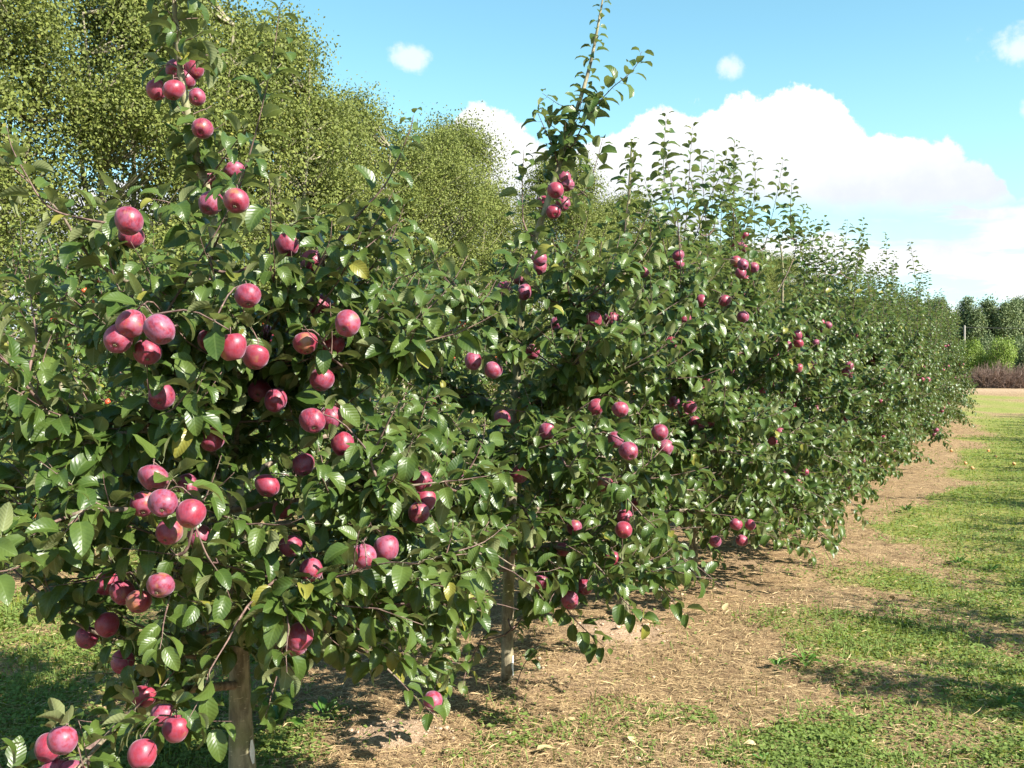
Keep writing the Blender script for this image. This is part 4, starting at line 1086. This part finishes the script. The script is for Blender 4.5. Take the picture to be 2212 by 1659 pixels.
# ------------------------------------------------------------------ shrubs at the end of the field
def bush(name, dx, Y, wdt, h, label, m_leaf, n=9000, leaf=.10, cat='bush', seed=1, droop=True):
    r = np.random.default_rng(seed); q = at(dx, 800, Y); root = empty(name, (q[0], q[1], -.02)); tag(root, label, cat)
    tw = []
    for _ in range(26):
        a = r.random() * 6.28; e = wdt / 2 * r.uniform(.3, .95); zz = h * math.sqrt(max(.05, 1 - (e / (wdt / 2)) ** 2)) * .92
        tw.append(tube(smooth_line([[0, 0, 0], [e * .5 * math.cos(a), e * .5 * math.sin(a), zz * .75], [e * math.cos(a), e * math.sin(a), zz]], 7), np.linspace(.04, .01, 7), 4))
    v, t = join(tw); tag(link('stems', mesh_np('stems', v, t, mats=[M_BRANCH]), root), kind='stuff')
    u = r.normal(0, 1, (n, 3)); u[:, 2] = abs(u[:, 2]); u = nrm(u); rr = (r.random(n) ** .28) * (1 + .10 * np.sin(u[:, 0] * 7 + seed) * np.cos(u[:, 1] * 6 + seed * 2))
    P_ = u * rr[:, None] * [wdt / 2, wdt / 2, h] + r.normal(0, .05, (n, 3)); P_[:, 2] = np.maximum(P_[:, 2], .05)
    ax = nrm(r.normal(0, .5, (n, 3)) + u * .5 + [0, 0, -.9 if droop else .1]); nn = nrm(u + r.normal(0, .4, (n, 3))); sd = nrm(np.cross(ax, nn)); s_ = (leaf * r.uniform(.7, 1.3, n))[:, None]
    V = np.stack([P_, P_ + ax * s_ * .5 + sd * s_ * .22, P_ + ax * s_, P_ + ax * s_ * .5 - sd * s_ * .22], 1).reshape(-1, 3)
    b = np.arange(n)[:, None] * 4; Tr = np.concatenate([b + np.array([[0, 1, 2]]), b + np.array([[0, 2, 3]])])
    tag(link('crown', mesh_np('crown', V, Tr, attrs={'tint': np.repeat(r.random(n), 4)}, smooth=False, mats=[m_leaf]), root), kind='stuff')
bush('willow_bush', 2098, 88, 3.4, 4.0, 'round light green bush, left of the two domed ones past the row end', M_WILLOW, 14000, .15, seed=1)
bush('willow_bush', 2166, 86, 3.5, 4.2, 'round light green bush, right of the two domed ones behind dead brush', M_WILLOW, 14000, .15, seed=2)
bush('willow_bush', 2020, 90, 3.4, 3.3, 'light green bush mostly hidden behind the far orchard end', M_WILLOW, 9000, .16, seed=6)
bush('green_shrub', 2222, 74, 2.0, 3.4, 'dark green shrub at the right edge beside the dead brush', M_FARL, 9000, .16, seed=3, droop=False)
bush('green_shrub', 2205, 104, 4.2, 4.6, 'dark green shrub behind the right-hand domed bush', M_FARL, 9000, .2, seed=4, droop=False)
bush('green_shrub', 2135, 106, 4.6, 4.9, 'dark green shrub seen between the two domed light green bushes', M_FARL, 9000, .2, seed=5, droop=False)
bush('green_shrub', 2060, 108, 4.6, 4.4, 'dark green shrub behind the left-hand domed bush', M_FARL, 9000, .2, seed=8, droop=False)

def brush_pile(dx, Y, wdt, h, label, seed):
    r = np.random.default_rng(seed); q = at(dx, 800, Y); root = empty('dead_brush', (q[0], q[1], -.02)); tag(root, label, 'dead brush', 'dead brown brush at the end of the field')
    tw = []
    for _ in range(330):
        a = r.random() * 6.28; e = wdt / 2 * math.sqrt(r.random()) ; b0 = np.array([e * math.cos(a), e * math.sin(a) * .6, 0])
        d = nrm(r.normal(0, .5, 3) + [0, 0, .8]); L = h * r.uniform(.5, 1.05) * (1 - .35 * e / (wdt / 2)); mid = b0 + d * L * .5 + r.normal(0, .1, 3)
        tw.append(tube(np.array([b0, mid, b0 + d * L + r.normal(0, .18, 3)]), [.022, .016, .008], 3, cap=False))
        for _k in range(3):
            dd_ = nrm(d + r.normal(0, .7, 3)); s0 = b0 + d * L * r.uniform(.3, .8); tw.append(tube(np.array([s0, s0 + dd_ * .3 + r.normal(0, .04, 3), s0 + dd_ * .6]), [.012, .01, .006], 3, cap=False))
    v, t = join(tw); tag(link('dead_twigs', mesh_np('dead_twigs', v, t, mats=[M_DEAD]), root), kind='stuff')
brush_pile(2128, 74, 3.2, 2.1, 'heap of dead brown brush nearest the end of the apple row', 1)
brush_pile(2168, 73, 3.6, 2.5, 'tallest heap of dead brown brush before the domed bush', 2)
brush_pile(2215, 73, 3.0, 2.0, 'heap of dead brown brush at the right edge', 3)

# fence posts and wire in front of the distant trees
q = at(2083, 800, 125); post = empty('wire_fence', (q[0], q[1], 0)); tag(post, 'pale wooden post carrying a thin wire before the distant trees', 'fence')
v, t = tube([[0, 0, -.2], [0, 0, 3], [0, 0, 6.6]], [.14, .13, .11], 8); link('post', mesh_np('post', v, t, mats=[M_POST]), post)
for zz in (6.4,):
    v, t = tube([[-14, 2, zz + .2], [-7, 1, zz - .1], [0, 0, zz], [12, -1.5, zz - .25], [26, -3, zz + .1]], .02, 4); link('wire', mesh_np('wire', v, t, mats=[M_WIRE]), post)

# ------------------------------------------------------------------ small plants and litter on the ground
def weed(dx, dy, label, n, L, seed, up=.5, group=None):
    r = np.random.default_rng(seed); rr = ray(dx, dy); s_ = -EYE / rr[2]; x, y = rr[0] * s_, rr[1] * s_; root = empty('broadleaf_weed', (x, y, float(ground_z(x, y)))); tag(root, label, 'weed', group)
    for i in range(n):
        a = i * 2.4 + r.normal(0, .2); e = r.uniform(.15, 1.0) * up; d = np.array([math.cos(a) * math.cos(e), math.sin(a) * math.cos(e), math.sin(e)])
        side = nrm(np.cross(d, [0, 0, 1.])); nn = np.cross(side, d); M3 = np.stack([side * .8, d, nn], -1)
        link('leaf', WEED_ME[i % 4], root, mtx=mtx(M3, L * r.uniform(.6, 1.1), d * .01))
WEED_ME = [mesh_np('weed_leaf', *t[:2], uv=t[2], mats=[M_WEED]) for t in (LOD0[0], LOD0[1], LOD0[2], LOD0[7])]
weed(600, 1560, 'large dark broadleaf dock growing right behind the nearest trunk', 9, .15, 1, 1.2)
weed(700, 1545, 'low broadleaf dock in shade right of the nearest trunk', 7, .10, 2, 1.0)
weed(1740, 1435, 'small leafy weed rosette in the straw at mid path', 9, .075, 3, .9)
weed(1680, 1440, 'small weed rosette just left of another in the straw', 7, .055, 4, .9)
weed(2070, 1210, 'broad leaved weed on the green path near the shade', 9, .10, 5, .9)
weed(2140, 1225, 'broad leaved weed at the border of the shade on the path', 8, .09, 6, .9)
weed(1960, 1105, 'tufted light green weed at the border of the grass path', 12, .09, 7, 1.2)
weed(1860, 1100, 'pale green tuft of weed beside bare earth', 12, .08, 8, 1.2)
weed(2170, 1520, 'leafy weed at the lower right in the shade', 9, .07, 9, .8)
weed(1650, 1645, 'tiny weed rosette at the bottom edge of the straw', 7, .045, 10, .8)
weed(1310, 1140 + 200, 'small weed by the pale soil heap', 6, .04, 11, .8)
GF = 'fallen leaves lying on the straw'
DRY_ME = [mesh_np('fallen_leaf', *t[:2], uv=t[2], mats=[M_DRYLEAF]) for t in (LOD1[0], LOD1[1], LOD1[3])]
for i, (dx, dy) in enumerate([(1400, 1590), (1640, 1618), (1352, 1590), (1560, 1330), (1445, 1372), (980, 1600), (1250, 1560), (1830, 1480), (2055, 1490), (1150, 1625), (1935, 1300), (1700, 1330)]):
    rr = ray(dx, dy); s_ = -EYE / rr[2]; x, y = rr[0] * s_, rr[1] * s_
    e = Euler((rng.normal(0, .25), rng.normal(0, .25), rng.random() * 6.28)).to_matrix().to_4x4(); e.translation = (x, y, float(ground_z(x, y)) + .022)
    o = link('fallen_leaf', DRY_ME[i % 3]); o.matrix_world = e @ Matrix.Scale(.05 + .02 * rng.random(), 4)
    tag(o, 'dry curled leaf fallen onto the straw beside the apple row', 'fallen leaf', GF)
FA = [apple_mesh(12, 9, 9, 'fallen_apple', M_FALLEN)]
for i, (dx, dy) in enumerate([(2055, 975), (2085, 1000), (2150, 990), (2190, 1005), (2135, 975), (2100, 1012)]):
    rr = ray(dx, dy); s_ = -EYE / rr[2]; x, y = rr[0] * s_, rr[1] * s_
    o = link('fallen_apple', FA[0]); o.scale = (.06,) * 3; o.rotation_euler = (rng.random() * 3, rng.random() * 3, 0); o.location = (x, y, float(ground_z(x, y)) + .028)
    tag(o, 'fallen yellow-orange apple lying on the grass path', 'apple', 'fallen apples on the path')
